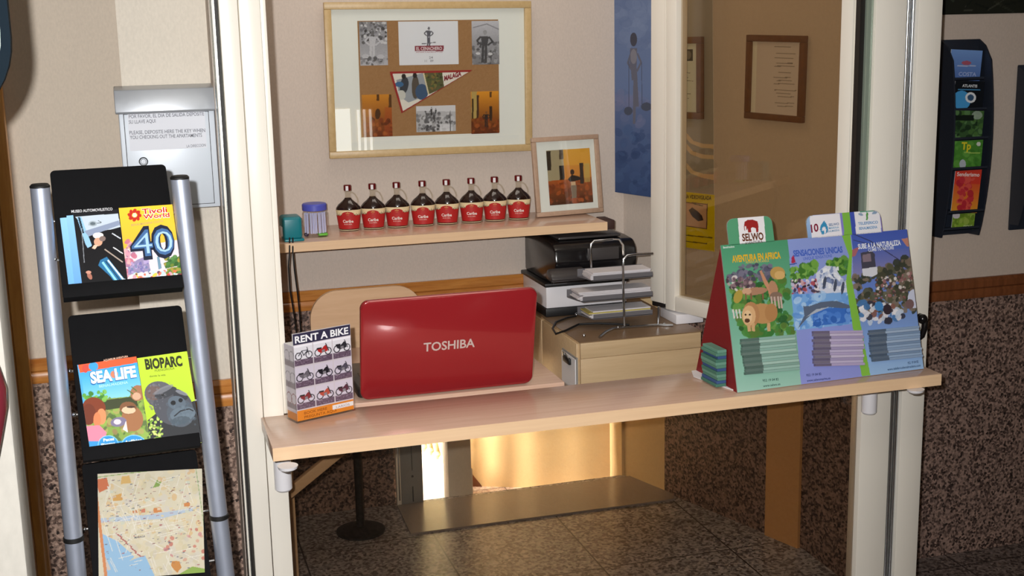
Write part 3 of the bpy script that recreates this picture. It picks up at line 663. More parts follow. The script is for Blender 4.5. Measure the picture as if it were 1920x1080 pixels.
# right column: cable car scene
d.vgrad([(1598, 470), (1712, 465), (1718, 500), (1600, 520)], '5c6cb8', '8c88b8'); d.spots([(1600, 520), (1660, 500), (1714, 478), (1726, 580), (1606, 590)], ['5a5a44', '4a4a3a', '6e6a50', '7a6a5c', '3c4034', '86786a'], 260, 3, 9)
d.spots([(1640, 520), (1718, 510), (1722, 560), (1640, 560)], ['8a5a5a', 'c8b4ac', 'e8e0dc', '5a4444', 'a07070'], 80, 1.5, 4); d.spots([(1612, 562), (1690, 575), (1694, 600), (1614, 608)], ['e4e2ea', 'c8d4e6', 'f0eef2', '4a7ab0', '3a3a48', '8a5c50'], 60, 4, 9)
d.ell(1714, 560, 12, 18, 'd0d4e8'); d.ell(1706, 570, 8, 9, '7a6060'); d.ell(1648, 574, 8, 9, '4a8ac8'); d.ell(1664, 580, 8, 10, '3c3038')
d.line([(1594, 436), (1632, 452), (1690, 490)], 1.6, '3a3a58'); d.line([(1600, 450), (1660, 466)], 1.2, '3a3a58')
d.poly([(1614, 474), (1634, 470), (1640, 476), (1642, 502), (1616, 506)], '4a4856'); d.poly([(1617, 478), (1632, 475), (1634, 490), (1618, 492)], '8a7884'); d.poly([(1616, 504), (1645, 500), (1645, 514), (1636, 519), (1618, 517)], 'dcdce4')
d.poly([(1594, 470), (1612, 462), (1604, 480), (1596, 482)], 'b06a70'); d.poly([(1690, 448), (1702, 446), (1706, 462), (1700, 462)], 'c88a78')
d.poly([(1578, 440), (1594, 438), (1598, 470), (1596, 520), (1612, 600), (1632, 704), (1616, 706), (1600, 620), (1586, 530), (1592, 480)], '86c04a')
# printed captions
d.text('AVENTURA EN AFRICA', (1373, 492), (1464, 484), 12, 'e6b42e', .04); d.text('ADVENTURE IN AFRICA', (1398, 494), (1442, 491), 4, 'd8c060', .01)
d.text('SENSACIONES UNICAS', (1488, 481), (1580, 473), 11, '4a68c4', .04); d.text('UNIQUE SENSATIONS', (1506, 488), (1560, 482), 5.5, '5a74c8', .02)
d.text('SUBE A LA NATURALEZA', (1609, 467), (1689, 459), 9, 'f0f2fa', .035); d.text('CLIMB TO NATURE', (1628, 472), (1676, 467), 6, 'e8ecf8', .02)
d.text('952 19 04 82', (1430, 716), (1460, 713), 4.5, '2a4a44', .01); d.text('www.selwo.es', (1431, 726), (1463, 722), 4.5, '2a4a44', .01)
d.text('952 19 04 82', (1512, 706), (1540, 703), 4.5, '2c3470', .01); d.text('www.selwomarina.es', (1513, 716), (1557, 711), 4.5, '2c3470', .01)
d.text('952 19 04 82', (1702, 683), (1722, 680), 4.5, '23406a', .01); d.text('www.telefericobenalmadena.com', (1664, 695), (1726, 687), 4.5, '23406a', .01)
d.text('Benalmadena', (1356, 466), (1377, 464), 4, 'e8f0ea', .01)
DP = thing('leaflet_display', 'cardboard three-column park leaflet display leaning on the counter right end', 'leaflet display', B0)
inv = DP.matrix_world
DPm = Matrix.Translation(-Vector(B0)) @ ds.mat()
mb = MB(); mb.box(0, ds.w, 0.0003, 0.003, 0, ds.h, M['card']); _emit(d, mb, M['print'], None); pnl = mb.build('printed_board', DP, flat=True); pnl.matrix_local = DPm
def tab(name, x0, x1, bg, paint, topz):
    """raised header tab with rounded upper corners, in photo pixels along the board's top edge"""
    a, b = ds.loc2(*x0)[0], ds.loc2(*x1)[0]; z1 = ds.loc2(*topz)[1]
    sh = Sheet(ds.o+ds.ex*a+ds.ez*(ds.h-0.002), ds.ex, ds.ez, b-a, z1-ds.h+0.002)
    t = Art(sh, bg, nx=130); paint(t)
    r = 0.018; X, Z = t.U, t.V; k = np.ones_like(X, bool)
    for cx in (r, sh.w-r):
        q = ((X < r) if cx == r else (X > sh.w-r)) & (Z > sh.h-r); k &= ~(q & ((X-cx)**2+(Z-sh.h+r)**2 > r*r))
    t.keep = k; mb = MB(); pts = [(sh.w, 0), (sh.w, sh.h-r)]+[(sh.w-r+r*math.cos(u), sh.h-r+r*math.sin(u)) for u in np.linspace(0, PI/2, 8)]+[(r+r*math.cos(u), sh.h-r+r*math.sin(u)) for u in np.linspace(PI/2, PI, 8)]+[(0, 0)]
    mb.prism(pts, 0.0004, 0.003, M['card']); _emit(t, mb, M['print']); o = mb.build(name, DP, flat=True); o.matrix_local = Matrix.Translation(-Vector(B0)) @ sh.mat()
def p1(t):
    t.poly([(1383, 407), (1432, 404), (1437, 466), (1388, 468)], 'f2eef0')
    t.poly([(1396, 416), (1402, 412), (1412, 412), (1420, 415), (1422, 422), (1422, 435), (1418, 436), (1417, 428), (1411, 426), (1408, 428), (1409, 436), (1403, 436), (1402, 428), (1399, 434), (1396, 432), (1395, 424)], 'a02a28')
    t.poly([(1396, 424), (1399, 424), (1400, 434), (1397, 434)], 'f2eef0')
    t.text('SELWO', (1392, 452), (1432, 449), 13, '6a3a20', .035); t.text('AVENTURA', (1397, 459), (1430, 455), 5, '4a3a38', .005)
tab('green_tab', (1367, 460), (1452, 452), '5aa078', p1, (1408, 407))
def p2(t):
    t.vgrad([(1506, 396), (1522, 396), (1530, 450), (1506, 450)], 'a8c8ec', '8cacdc'); t.poly([(1570, 395), (1588, 395), (1600, 450), (1578, 450)], '8c88d8')
    t.poly([(1518, 404), (1574, 400), (1580, 445), (1522, 446)], 'f4f0f6'); t.poly([(1578, 394), (1592, 393), (1600, 450), (1584, 450)], '84c04c'); t.poly([(1592, 393), (1602, 392), (1606, 450), (1599, 450)], '4658b8')
    t.poly([(1601, 392), (1648, 388), (1653, 438), (1606, 445)], 'f4f2f8'); t.poly([(1648, 388), (1662, 388), (1668, 440), (1654, 440)], '8878c8')
    t.ell(1545, 429, 7.5, 10, '3c96c4', 1, 0); t.poly([(1540, 422), (1545, 413), (1551, 422)], '3c96c4'); t.ell(1545, 432, 4, 7, 'f4f0f6'); t.ell(1543, 436, 3, 4, '3c96c4')
    t.line([(1612, 397), (1640, 395)], 2.2, '58a088'); t.poly([(1624, 398), (1628, 398), (1627, 413), (1624, 413)], '5aa050'); t.ell(1614, 402, 5, 2.5, '90a8c4', 1, 20); t.ell(1640, 399, 5, 2.5, '90a8c4', 1, -20)
    t.text('10', (1521, 436), (1535, 433), 14, '8a2840', .03); t.text('SELWO', (1554, 424), (1573, 422), 4.5, '3a6a9c', .02); t.text('MARINA', (1554, 430), (1573, 428), 4, '5a9ac0', .01); t.text('BENALMADENA', (1550, 436), (1574, 433), 3.5, '4a86b0', .01)
    t.text('TELEFERICO', (1609, 422), (1646, 419), 5, '5a96c8', .02); t.text('BENALMADENA', (1611, 431), (1645, 428), 5, '5a96c8', .02)
tab('blue_tab', (1515, 446), (1655, 435), '98a8e0', p2, (1580, 399))
# side wing, tray and pockets
e0 = atz(1313, 695, zc); e0 = B0+bk*0.18-ex*0.012
mb = MB()
tp = ds.o+ds.ez*ds.h
for k, x in enumerate((0.0, ds.w-0.003)):
    b = bmesh.new(); pts = [B0+ex*x+bk*0.004, B0+ex*x+bk*0.205, tp+ex*x+bk*0.006-ds.ez*0.01]
    vs_ = [b.verts.new(p-B0) for p in pts]+[b.verts.new(p-B0+ex*0.003) for p in pts]
    b.faces.new(vs_[:3]); b.faces.new(vs_[3:][::-1])
    for i in range(3): j = (i+1) % 3; b.faces.new((vs_[i], vs_[j], vs_[j+3], vs_[i+3]))
    bmesh.ops.recalc_face_normals(b, faces=b.faces)
    mb = MB(); mb.bm(b, M['maroon']); mb.build('side_wing', DP)
base = sm(np.array([0, 0, 0.0]), ex, bk)
mb = MB(); mb.prism([(-0.02, 0.11), (-0.03, 0.16), (-0.012, 0.205), (ds.w, 0.205), (ds.w, 0.02), (0.0, 0.02)], 0, 0.003, M['paper'], axis='z', M4=base); mb.build('base_tray', DP)
# pockets' leaflet stacks: clear cut-out windows show the stacks leaning behind the board front
def stack(pxs, cols, label, grp, n):
    sh = Sheet.from_px(ds.o-0, np.cross(ds.ex, ds.ez), ds.ez, *pxs)
    for i in range(n):
        hgt = sh.h/n; jit = rng.uniform(-0.003, 0.003)
        mb = MB(); mb.box(0.001, sh.w-0.001, -0.009+rng.uniform(0, 0.002), -0.0006, 0, hgt*0.965, M['print'], 0.0006, col=srgb(Art.hexc(cols[i % len(cols)])), seg=1)
        mb.box(0.0005, sh.w*0.32, -0.0092, -0.001, 0.0003, hgt*0.94, M['print'], 0, col=srgb(np.array(Art.hexc(cols[i % len(cols)]))*0.62))
        o = mb.build('leaflet'); o.matrix_world = sh.mat() @ Matrix.Translation((jit, 0, i*hgt)); tag(o, label, 'leaflet', grp)
stack([(1394, 705), (1491, 692), (1387, 634), (1496, 628)], ['8fb4a8', 'a0c2b6', '86a89c', 'aac8bc'], 'thin green leaflet in the stack filling the green column of the display', 'leaflets of the green column', 13)
stack([(1528, 690), (1612, 682), (1518, 618), (1622, 622)], ['b6a8cc', 'c4b8d6', 'a89cc0', 'cabfd8'], 'thin lilac leaflet in the stack filling the middle column of the display', 'leaflets of the middle column', 13)
stack([(1635, 680), (1722, 668), (1622, 618), (1724, 612)], ['90a8c8', '9cb4d2', '8098b8', 'a8bcd6'], 'thin blue leaflet in the stack filling the right column of the display', 'leaflets of the right column', 13)
for i in range(12):
    mb = MB(); c = ['4a7a6a', '3f5a8a', '5a8a78', '6a9a88'][i % 4]
    mb.box(-0.027+rng.uniform(-.003, .003), -0.002, 0.05, 0.125, 0, 0.0072, M['print'], 0.0008, col=srgb(Art.hexc(c)), seg=1)
    o = mb.build('leaflet'); o.matrix_world = Matrix.Translation(Vector(B0)+Vector((0, 0, 0.0035+i*0.0074))) @ base
    tag(o, 'loose green leaflet piled behind the left edge of the cardboard display', 'leaflet', 'leaflets piled behind the display')
# black latch on the jamb
lt = aty(1726, 612, 2.778)
mb = MB(); mb.tube([(0, 0.006, 0.026), (0, -0.008, 0.026), (0.004, -0.012, 0.016), (0.003, -0.012, -0.004), (-0.002, -0.010, -0.022), (-0.008, -0.004, -0.03)], 0.008, M['printer'], 12); mb.sphere((-0.002, -0.010, 0.022), 0.013, M['printer'], 12)
tag(mb.build('window_latch', None, lt), 'small black latch on the cream jamb right of the leaflet display', 'latch')

# ================================================================== BEHIND THE COUNTER
# chair
cx0, cx1 = float(aty(581, 590, 3.42)[0]), float(aty(792, 590, 3.42)[0]); ct = float(aty(680, 541, 3.42)[2])
Ch = thing('office_chair', 'plywood-backed office chair mostly hidden behind the red laptop', 'chair', ((cx0+cx1)/2, 3.42, 0.17))
cm_ = (cx0+cx1)/2; cw = cx1-cx0; Co = (-cm_, -3.42, -0.17)
mb = MB()
b = bmesh.new(); pts = rrect(cw, 0.36, 0.075, 8); lo = []; hi = []
for a, c in pts:
    bend = 0.35*(a-cw/2)**2
    lo.append(b.verts.new((cx0+a, 3.42-bend, ct-0.36+c))); hi.append(b.verts.new((cx0+a, 3.434-bend, ct-0.36+c)))
b.faces.new(lo); b.faces.new(hi[::-1])
for i in range(len(pts)): j = (i+1) % len(pts); b.faces.new((lo[i], hi[i], hi[j], lo[j]))
bmesh.ops.recalc_face_normals(b, faces=b.faces); mb.bm(b, M['chairwood']); mb.build('backrest', Ch, Co)
mb = MB(); mb.prism([(cx0+a, 3.47+c) for a, c in rrect(cw, 0.36, 0.06)], 0.60, 0.615, M['chairwood'], axis='z', bevel=0.004); mb.build('seat', Ch, Co)
mb = MB(); mb.tube([(cm_, 3.424, ct-0.30), (cm_, 3.44, 0.64), (cm_, 3.50, 0.59)], 0.014, M['black'], 10); mb.build('back_support', Ch, Co)
mb = MB(); mb.lathe([(0.013, 0), (0.013, 0.42)], M['rubber'], 20, c=(cm_, 3.70, 0.18)); mb.build('column', Ch, Co)
mb = MB(); mb.lathe([(0, 0), (0.075, 0), (0.075, 0.006), (0.02, 0.02), (0, 0.02)], M['rubber'], 32, c=(cm_, 3.70, 0.1705)); mb.build('foot', Ch, Co)

# cabinet right of the desk
YC = 3.30; fl_ = aty(1087.5, 643, YC); fr_ = atz(1315, 622, fl_[2]); ZT = float(fl_[2]); X0, X1 = float(fl_[0]), float(fr_[0])
Ca = thing('cabinet', 'shallow beige drawer cabinet with a brown top hung on the wall right of the desk', 'cabinet', (X0, YC, 0.60)); CaO = (-X0, -YC, -0.60)
mb = MB(); mb.box(X0+0.004, X1, YC+0.003, 3.888, 0.60, ZT-0.001, M['cab'], 0.001); mb.build('body', Ca, CaO)
mb = MB(); mb.box(X0, X1+0.004, YC, 3.885, ZT-0.001, ZT+0.001, M['cab_top']); mb.build('top', Ca, CaO)
zl = float(aty(1200, 662, YC)[2])
for z0, z1 in ((zl+0.0008, ZT-0.002), (0.605, zl-0.0008)):
    mb = MB(); mb.box(X0+0.001, X1, YC-0.002, YC+0.006, z0, z1, M['cab'], 0.0008); mb.build('drawer_front', Ca, CaO)
yd = 3.30+0.43*(1087-1023)/(1087-1004)
for y0, y1 in ((YC+0.015, yd-0.002), (yd+0.002, 3.88)):
    mb = MB(); mb.box(X0-0.006, X0+0.004, y0, y1, 0.605, ZT-0.006, M['cab'], 0.001); mb.build('side_door', Ca, CaO)
# clipboard with paper on the cabinet side
q0, q1 = atplane(1054, 652, (X0-0.008, 0, 0), (1, 0, 0)), atplane(1079, 676, (X0-0.008, 0, 0), (1, 0, 0))
csz = Sheet((X0-0.0085, q0[1], q0[2]-0.17), (0, -1, 0), (0, 0, 1), abs(q0[1]-q1[1])+0.01, 0.17)
Cl = thing('clipboard', 'white notepad with a black clip hung on the left side of the beige cabinet', 'clipboard', mat=csz.mat())
mb = MB(); mb.box(0, csz.w, 0, 0.004, 0, csz.h, M['card']); mb.build('board', Cl)
mb = MB(); mb.box(0.004, csz.w-0.004, -0.003, -0.0002, 0.002, csz.h-0.006, M['paper']); mb.build('paper', Cl)
mb = MB(); mb.box(csz.w*0.25, csz.w*0.7, -0.010, 0.001, csz.h-0.030, csz.h-0.012, M['black'], 0.002); mb.tube([(csz.w*.3, -0.009, csz.h-.012), (csz.w*.42, -0.016, csz.h+.004), (csz.w*.6, -0.016, csz.h+.004), (csz.w*.65, -0.009, csz.h-.012)], 0.002, M['chrome'], 8); mb.build('clip', Cl)

# printer on its drawer box
Dx0, Dx1 = X0+0.008, 1.45
Pb = thing('drawer_box', 'white and black desktop drawer box under the black printer', 'drawer box', (1.3, 3.75, ZT+0.001)); Po = (-1.3, -3.75, -(ZT+0.001))
zt = 0.905
mb = MB(); mb.box(Dx0, Dx1, 3.63, 3.875, ZT+0.0012, ZT+0.028, M['black'], 0.003); mb.build('plinth', Pb, Po)
mb = MB(); mb.box(Dx0+0.003, Dx1-0.003, 3.633, 3.872, ZT+0.028, zt, M['white_plastic'], 0.003); mb.build('drawer', Pb, Po)
mb = MB(); mb.box(Dx0-0.003, Dx1+0.003, 3.626, 3.878, zt, zt+0.012, M['black'], 0.003); mb.build('lid', Pb, Po)
Pr = thing('printer', 'black printer with a rounded glossy front standing behind the letter trays', 'printer', (1.3, 3.75, zt+0.0125)); Po = (-1.3, -3.75, -(zt+0.0125))
zp = 1.050; x0p = float(aty(1034, 470, 3.6)[0]); x1p = float(aty(1186, 460, 3.6)[0])
mb = MB(); prof = [(3.875, zt+0.0125), (3.60, zt+0.0125), (3.575, zt+0.04), (3.560, zt+0.085), (3.568, zp-0.022), (3.595, zp-0.004), (3.66, zp), (3.875, zp)]
mb.prism(prof, x0p, x1p, M['printer'], axis='x', bevel=0.008); mb.build('body', Pr, Po)
mb = MB(); mb.prism([(3.56, zt+0.075), (3.525, zt+0.062), (3.510, zt+0.045), (3.525, zt+0.035), (3.58, zt+0.04)], x0p-0.03, x0p+0.085, M['printer_grey'], axis='x', bevel=0.010); mb.build('control_pod', Pr, Po)
mb = MB(); mb.box(x0p+0.03, x1p-0.03, 3.62, 3.86, zp, zp+0.008, M['printer_grey'], 0.003); mb.build('scanner_lid', Pr, Po)
mb = MB(); mb.box(x0p+0.10, x0p+0.20, 3.556, 3.562, zt+0.088, zt+0.125, M['printer_grey'], 0.001); mb.build('paper_slot', Pr, Po)

# three-tier letter tray with chrome frame, papers are things of their own
YT0, YT1 = 3.420, 3.505
LT = thing('letter_tray', 'three-tier smoked letter tray in a chrome wire frame on the beige cabinet', 'letter tray', (1.3, 3.47, ZT+0.001)); LO = (-1.3, -3.47, -(ZT+0.001))
xt1 = 1.445; lev = []
for (px, py), (lx, ly) in (((1113, 527), (1060, 508)), ((1093, 566), (1047, 541)), ((1113, 599), (1062, 566))):
    q = aty(px, py, YT0); xl = float(q[0]); z = float(q[2]); lev.append((xl, z))
    mb = MB(); V = [(xl, YT0), (xt1, YT0), (xt1, YT1), (xl-0.02, YT1)]
    mb.prism(V, z-0.0015, z+0.0015, M['smoke'], axis='z')
    mb.prism([(xl, YT0), (xt1, YT0), (xt1, YT0+0.002), (xl, YT0+0.002)], z, z+0.014, M['smoke'], axis='z'); mb.prism([(xl-0.02, YT1-0.002), (xt1, YT1-0.002), (xt1, YT1), (xl-0.02, YT1)], z, z+0.022, M['smoke'], axis='z')
    mb.build('tray', LT, LO)
def wire(pxs, y, name='wire', r=0.0035):
    mb = MB(); mb.tube([aty(*p, y if not isinstance(y, list) else y[i]) for i, p in enumerate(pxs)], r, M['chrome'], 10); mb.build(name, LT, LO)
wire([(1171, 611), (1169, 560), (1168, 500), (1169, 486), (1176, 479), (1190, 477), (1224, 475)], 3.408, 'frame_wire')
wire([(1109, 512), (1107, 470), (1108, 458), (1114, 452), (1150, 449), (1162, 450), (1168, 460), (1169, 478)], [YT1+0.002]*5+[YT0+.05, YT0+.02, YT0], 'frame_wire')
fz = lambda x, y: atz(x, y, ZT+0.005)
mb = MB(); mb.tube([fz(1124, 632), fz(1136, 622), fz(1150, 616), fz(1172, 614), fz(1234, 609), fz(1262, 610)], 0.0038, M['chrome'], 10); mb.build('foot_wire', LT, LO)
_q = fz(1234, 609); mb = MB(); mb.tube([_q, aty(1235, 575, _q[1])], 0.0035, M['chrome'], 10); mb.build('frame_wire', LT, LO)
for x, y in ((1095, 630), (1159, 615), (1245, 609)):
    q = fz(x, y); mb = MB(); mb.sphere((q[0], q[1], ZT+0.0065), 0.005, M['chrome'], 12); mb.build('rubber_foot', LT, LO)
for (xl, z), lab, n in zip(lev, ('stack of white papers on the top tier of the letter tray', 'stack of white papers sticking out of the middle tier of the letter tray', 'papers with a yellow sheet on the bottom tier of the letter tray'), (5, 6, 5)):
    mb = MB()
    for i in range(n):
        a = rng.uniform(-0.03, 0.03); j = rng.uniform(-0.012, 0.006); c = (226, 222, 226) if not ('yellow' in lab and i == n-2) else (206, 190, 110)
        mb.box(xl-0.002+j, xt1-0.004, YT0+0.006, YT1-0.008, z+0.002+i*0.0042, z+0.0055+i*0.0042, M['print'], 0, col=srgb(c), M4=Matrix.Translation((xl, YT0, 0)) @ Matrix.Rotation(a*0.5, 4, 'Z') @ Matrix.Translation((-xl, -YT0, 0)))
    o = mb.build('paper_stack', None, (0, 0, 0)); tag(o, lab, 'papers')
# loose cable on the cabinet top, paper box under the sash
mb = MB(); mb.tube([fz(1080, 592), fz(1062, 596), fz(1042, 604), fz(1036, 616), fz(1042, 626), fz(1060, 620), fz(1085, 608), fz(1120, 606), fz(1180, 609)], 0.0032, M['black'], 8); mb.sphere(tuple(fz(1081, 591)+np.array([0, 0, 0.002])), 0.006, M['chrome'], 10)
tag(mb.build('cable'), 'thin black cable looped on the brown top of the beige cabinet', 'cable')
bq0, bq1 = atz(1268, 609, ZT+0.001), atz(1336, 617, ZT+0.001)
mb = MB(); mb.box(bq0[0], bq1[0]+0.012, bq0[1], bq0[1]+0.12, ZT+0.0015, ZT+0.03, M['white_plastic'], 0.002); tag(mb.build('paper_box'), 'flat white box on the cabinet beneath the open window sash', 'box')

# back shelf
s0, s1 = aty(526, 470, 3.60), aty(1139, 434, 3.60); x_r = float(s1[0])
Sh = thing('wall_shelf', 'long pale wooden wall shelf carrying the row of rum bottles', 'shelf', (0.9, 3.88, SHELF)); So = (-0.9, -3.88, -SHELF)
mb = MB(); mb.box(0.252, x_r, 3.602, 3.888, SHELF-0.026, SHELF, M['beech'], 0.001); mb.build('board', Sh, So)
mb = MB(); mb.box(0.252, x_r, 3.6, 3.602, SHELF-0.0258, SHELF-0.0002, M['beech_edge']); mb.build('front_edging', Sh, So)
q = aty(1148, 425, 3.61); mb = MB(); mb.box(x_r+0.0005, x_r+0.03, 3.615, 3.70, SHELF-0.026, SHELF+0.002, M['darkbox'], 0.002); mb.build('end_cap', Sh, So)

# rum bottles
BH = 0.132
def bottle():
    t = thing('rum_bottle', '', 'bottle', (0, 0, 0), group='rum bottles on the wall shelf')
    s_ = BH/0.137; sy = 0.66
    mb = MB(); mb.lathe([(0, 0.001), (0.029*s_, 0.001), (0.0312*s_, 0.005), (0.0345*s_, 0.03), (0.0378*s_, 0.056), (0.0385*s_, 0.064), (0.0370*s_, 0.070), (0.030*s_, 0.079), (0.0185*s_, 0.088), (0.0115*s_, 0.0945), (0.0095*s_, 0.098), (0.0, 0.098)], M['liquid'], 40, sy=sy); mb.build('body', t)
    mb = MB(); mb.lathe([(0.0096*s_, 0.0975), (0.0088*s_, 0.104), (0.0088*s_, 0.114), (0.0105*s_, 0.116), (0.0105*s_, 0.119), (0.0088*s_, 0.120)], M['clear'], 24); mb.build('neck', t)
    mb = MB(); mb.lathe([(0.0112*s_, 0.1195), (0.0118*s_, 0.122), (0.0118*s_, 0.134), (0.0105*s_, 0.1365), (0, 0.137)], M['capred'], 24); mb.box(-0.004, 0.004, -0.0125, -0.0112, 0.120, 0.134, M['paper']); mb.build('cap', t)
    mb = MB(); mb.tube([(0.0085, 0, 0.113), (0.014, 0, 0.1135), (0.021, 0, 0.108), (0.027, 0, 0.097), (0.030, 0, 0.086), (0.027, 0, 0.082)], 0.0022, M['clear'], 8); mb.build('ring_handle', t)
    def ring(z0, z1, r0, r1, mat, a0, a1, off, top=None):
        mb = MB(); n = 30; V = []; fs = []
        for k in range(n+1):
            a = a0+(a1-a0)*k/n; u = k/n; zt_ = z1 if top is None else top(u)
            for z, r in ((z0, r0), (zt_, r0+(r1-r0)*(zt_-z0)/(z1-z0))): V.append(((r+off)*math.cos(a), (r+off)*sy*math.sin(a), z))
        for k in range(n): fs.append((2*k, 2*k+2, 2*k+3, 2*k+1))
        mb.add(V, fs, M[mat] if isinstance(mat, str) else mat); return mb
    ring(0.0022, 0.0635, 0.0300*s_, 0.0386*s_, 'cream', PI, 2*PI, 0.0003).build('neck_label', t)
    arch = lambda u: 0.047+0.012*max(0.0, 1-((u-0.5)/0.20)**2)**0.5
    lb = ring(0.0065, 0.060, 0.0308*s_, 0.0382*s_, 'capred', PI+0.12, 2*PI-0.12, 0.0008, arch); lb.mats = [LABEL]
    for body, z, hgt, half, col in (('Caribe', 0.026, 0.0085, 0.0155, (236, 220, 214)), ('RON MIEL', 0.0195, 0.003, 0.012, (222, 170, 160)), ('*', 0.040, 0.016, 0.006, (214, 150, 90))):
        tv, tf = text_mesh(body, 0.03); xa, xb = tv[:, 0].min(), tv[:, 0].max(); X = (tv[:, 0]-xa)/(xb-xa)*2*half-half; Z = z+tv[:, 1]/0.69*hgt
        R = 0.0308*s_+(0.0382-0.0308)*s_*(Z-0.0065)/0.0535+0.0012; Y = -sy*np.sqrt(np.maximum(R*R-X*X, 1e-8)); lb.add(np.stack([X, Y, Z], -1), tf, M['print'], srgb(col))
    lb.build('label', t)
    return t
LABEL = plain('red_bottle_label', (182, 34, 34), 0.4)
bpx = [(655, 433), (701, 430.5), (746, 427.5), (794, 424.5), (839, 423.5), (885, 418.5), (928.5, 416), (973, 413)]
words = ['leftmost small rum bottle on the shelf, next to the blue-lidded jar', 'second rum bottle from the jar in the shelf row', 'third rum bottle from the jar in the shelf row', 'fourth rum bottle from the jar in the shelf row', 'fourth rum bottle from the leaning photo frame in the shelf row', 'third rum bottle from the leaning photo frame in the shelf row', 'second rum bottle from the leaning photo frame in the shelf row', 'rightmost small rum bottle on the shelf, next to the leaning photo frame']
b0 = bottle()
for i, (p, wd_) in enumerate(zip(bpx, words)):
    q = atz(*p, SHELF); q[1] = 3.765; q[0] = aty(*p, 3.765)[0]
    o = b0 if i == 0 else copy_thing(b0); o.location = (q[0], q[1], SHELF+0.0003); o['label'] = wd_; o.rotation_euler = (0, 0, -0.26+0.05*rng.uniform(-1, 1))

# jar of cotton buds
q = aty(592, 441, 3.70); J = thing('jar', 'clear jar of cotton buds with a blue screw lid on the shelf', 'jar', (q[0], 3.70, SHELF+0.0003))
mb = MB(); mb.lathe([(0, 0), (0.034, 0), (0.0365, 0.004), (0.0365, 0.068), (0.033, 0.075), (0.033, 0.078)], M['acrylic'], 36, power=3.0); mb.build('glass', J)
mb = MB(); mb.lathe([(0.0355, 0.077), (0.0355, 0.093), (0.033, 0.0965), (0, 0.0975)], M['bluelid'], 40); mb.build('lid', J)
mb = MB(); mb.box(0.006, 0.034, -0.020, 0.012, 0.002, 0.009, plain('green_tack', (110, 200, 60), 0.5), 0.003); mb.build('green_insert', J)
mb = MB(); mb.box(-0.034, -0.022, -0.016, 0.0, 0.002, 0.012, plain('dark_tack', (50, 30, 60), 0.5), 0.003); mb.build('dark_insert', J)
for k in range(16):
    a = PI+PI*k/15+rng.uniform(-.05, .05); r = 0.024+0.006*(k % 2)
    mb = MB(); c = (r*math.cos(a), r*math.sin(a)*0.8)
    mb.tube([(c[0], c[1], 0.010), (c[0]*0.97, c[1]*0.97, 0.066)], 0.0024, M['swab'], 8); mb.sphere((c[0]*0.97, c[1]*0.97, 0.066), (0.0032, 0.0032, 0.005), M['swab'], 8)
    o = mb.build('cotton_bud', None, (q[0], 3.70, SHELF+0.0008)); tag(o, 'lilac cotton bud standing inside the blue-lidded jar on the shelf', 'cotton bud', 'cotton buds in the jar')
# teal gadget with two cables
tx0, tx1 = float(aty(528, 430, 3.64)[0]), float(aty(566, 430, 3.64)[0]); tz = float(aty(545, 406, 3.64)[2])
Te = thing('modem', 'teal plastic gadget at the left end of the wall shelf', 'electronic device', ((tx0+tx1)/2, 3.66, SHELF+0.0003)); To = (-(tx0+tx1)/2, -3.66, -(SHELF+0.0003))
mb = MB(); mb.box(tx0, tx1, 3.625, 3.70, SHELF+0.006, tz, M['teal'], 0.010, seg=4); mb.build('case', Te, To)
mb = MB(); mb.box(tx0+0.004, tx1+0.004, 3.622, 3.70, SHELF+0.0004, SHELF+0.008, M['teal'], 0.003); mb.build('base', Te, To)
mb = MB(); mb.box(tx0-0.004, tx0+0.004, 3.63, 3.66, SHELF+0.016, SHELF+0.044, M['white_plastic'], 0.002); mb.build('side_label', Te, To)
for pts, nm, lab in (([(543, 446), (543, 470), (541, 500), (544, 545), (553, 600), (556, 625)], 'cable', 'left one of two black cables hanging from the teal gadget'), ([(549, 446), (549, 472), (552, 505), (558, 550), (562, 590), (564, 625)], 'cable', 'right one of two black cables hanging from the teal gadget')):
    ys = [3.615, 3.592, 3.59, 3.60, 3.63, 3.64]
    mb = MB(); mb.tube([aty(*p, y) for p, y in zip(pts, ys)], 0.0022, M['black'], 8); tag(mb.build(nm), lab, 'cable')

# ---- pictures
def frame_on(name, label, cat, sh, fw, fd, fmat, gl=True):
    """a picture frame (Empty) whose parts sit on sheet sh: outer size sh.w x sh.h, local -y faces the room"""
    t = thing(name, label, cat, mat=sh.mat())
    mb = MB(); W, Hh = sh.w, sh.h
    for x0, x1, z0, z1 in ((0, W, Hh-fw, Hh), (0, W, 0, fw), (0, fw, fw, Hh-fw), (W-fw, W, fw, Hh-fw)): mb.box(x0, x1, -fd, 0.004, z0, z1, M[fmat], 0.002)
    mb.build('frame', t)
    mb = MB(); mb.box(fw*0.8, W-fw*0.8, -0.002, 0.004, fw*0.8, Hh-fw*0.8, M['mat']); mb.build('mount', t)
    if gl: mb = MB(); mb.box(fw*0.8, W-fw*0.8, -fd*0.75, -fd*0.75+0.002, fw*0.8, Hh-fw*0.8, M['pic_glass']); mb.build('glass', t)
    return t
def sub_art(t, sh, name, bl, br, tl, tr, bg, paint, mat='print_matt', lift=0.0028, nx=120):
    s2 = Sheet.from_px(sh.o, np.cross(sh.ex, sh.ez), sh.ez, bl, br, tl, tr)
    a = Art(s2, bg, nx=nx); paint(a); mb = MB(); _emit(a, mb, M[mat], None, 0.0); o = mb.build(name, t, flat=True)
    d = s2.o-sh.o; o.location = (d @ sh.ex, -lift, d @ sh.ez); return o
ps = Sheet.from_px((0, 3.872, 0), (0, 1, 0), (0, 0, 1), (617, 297.4), (996, 282), (606, 4.4), (994, 1.9))
pf = frame_on('framed_collage', 'large framed collage of old photos and a pennant on the back wall', 'picture', ps, 0.021, 0.014, 'frame')
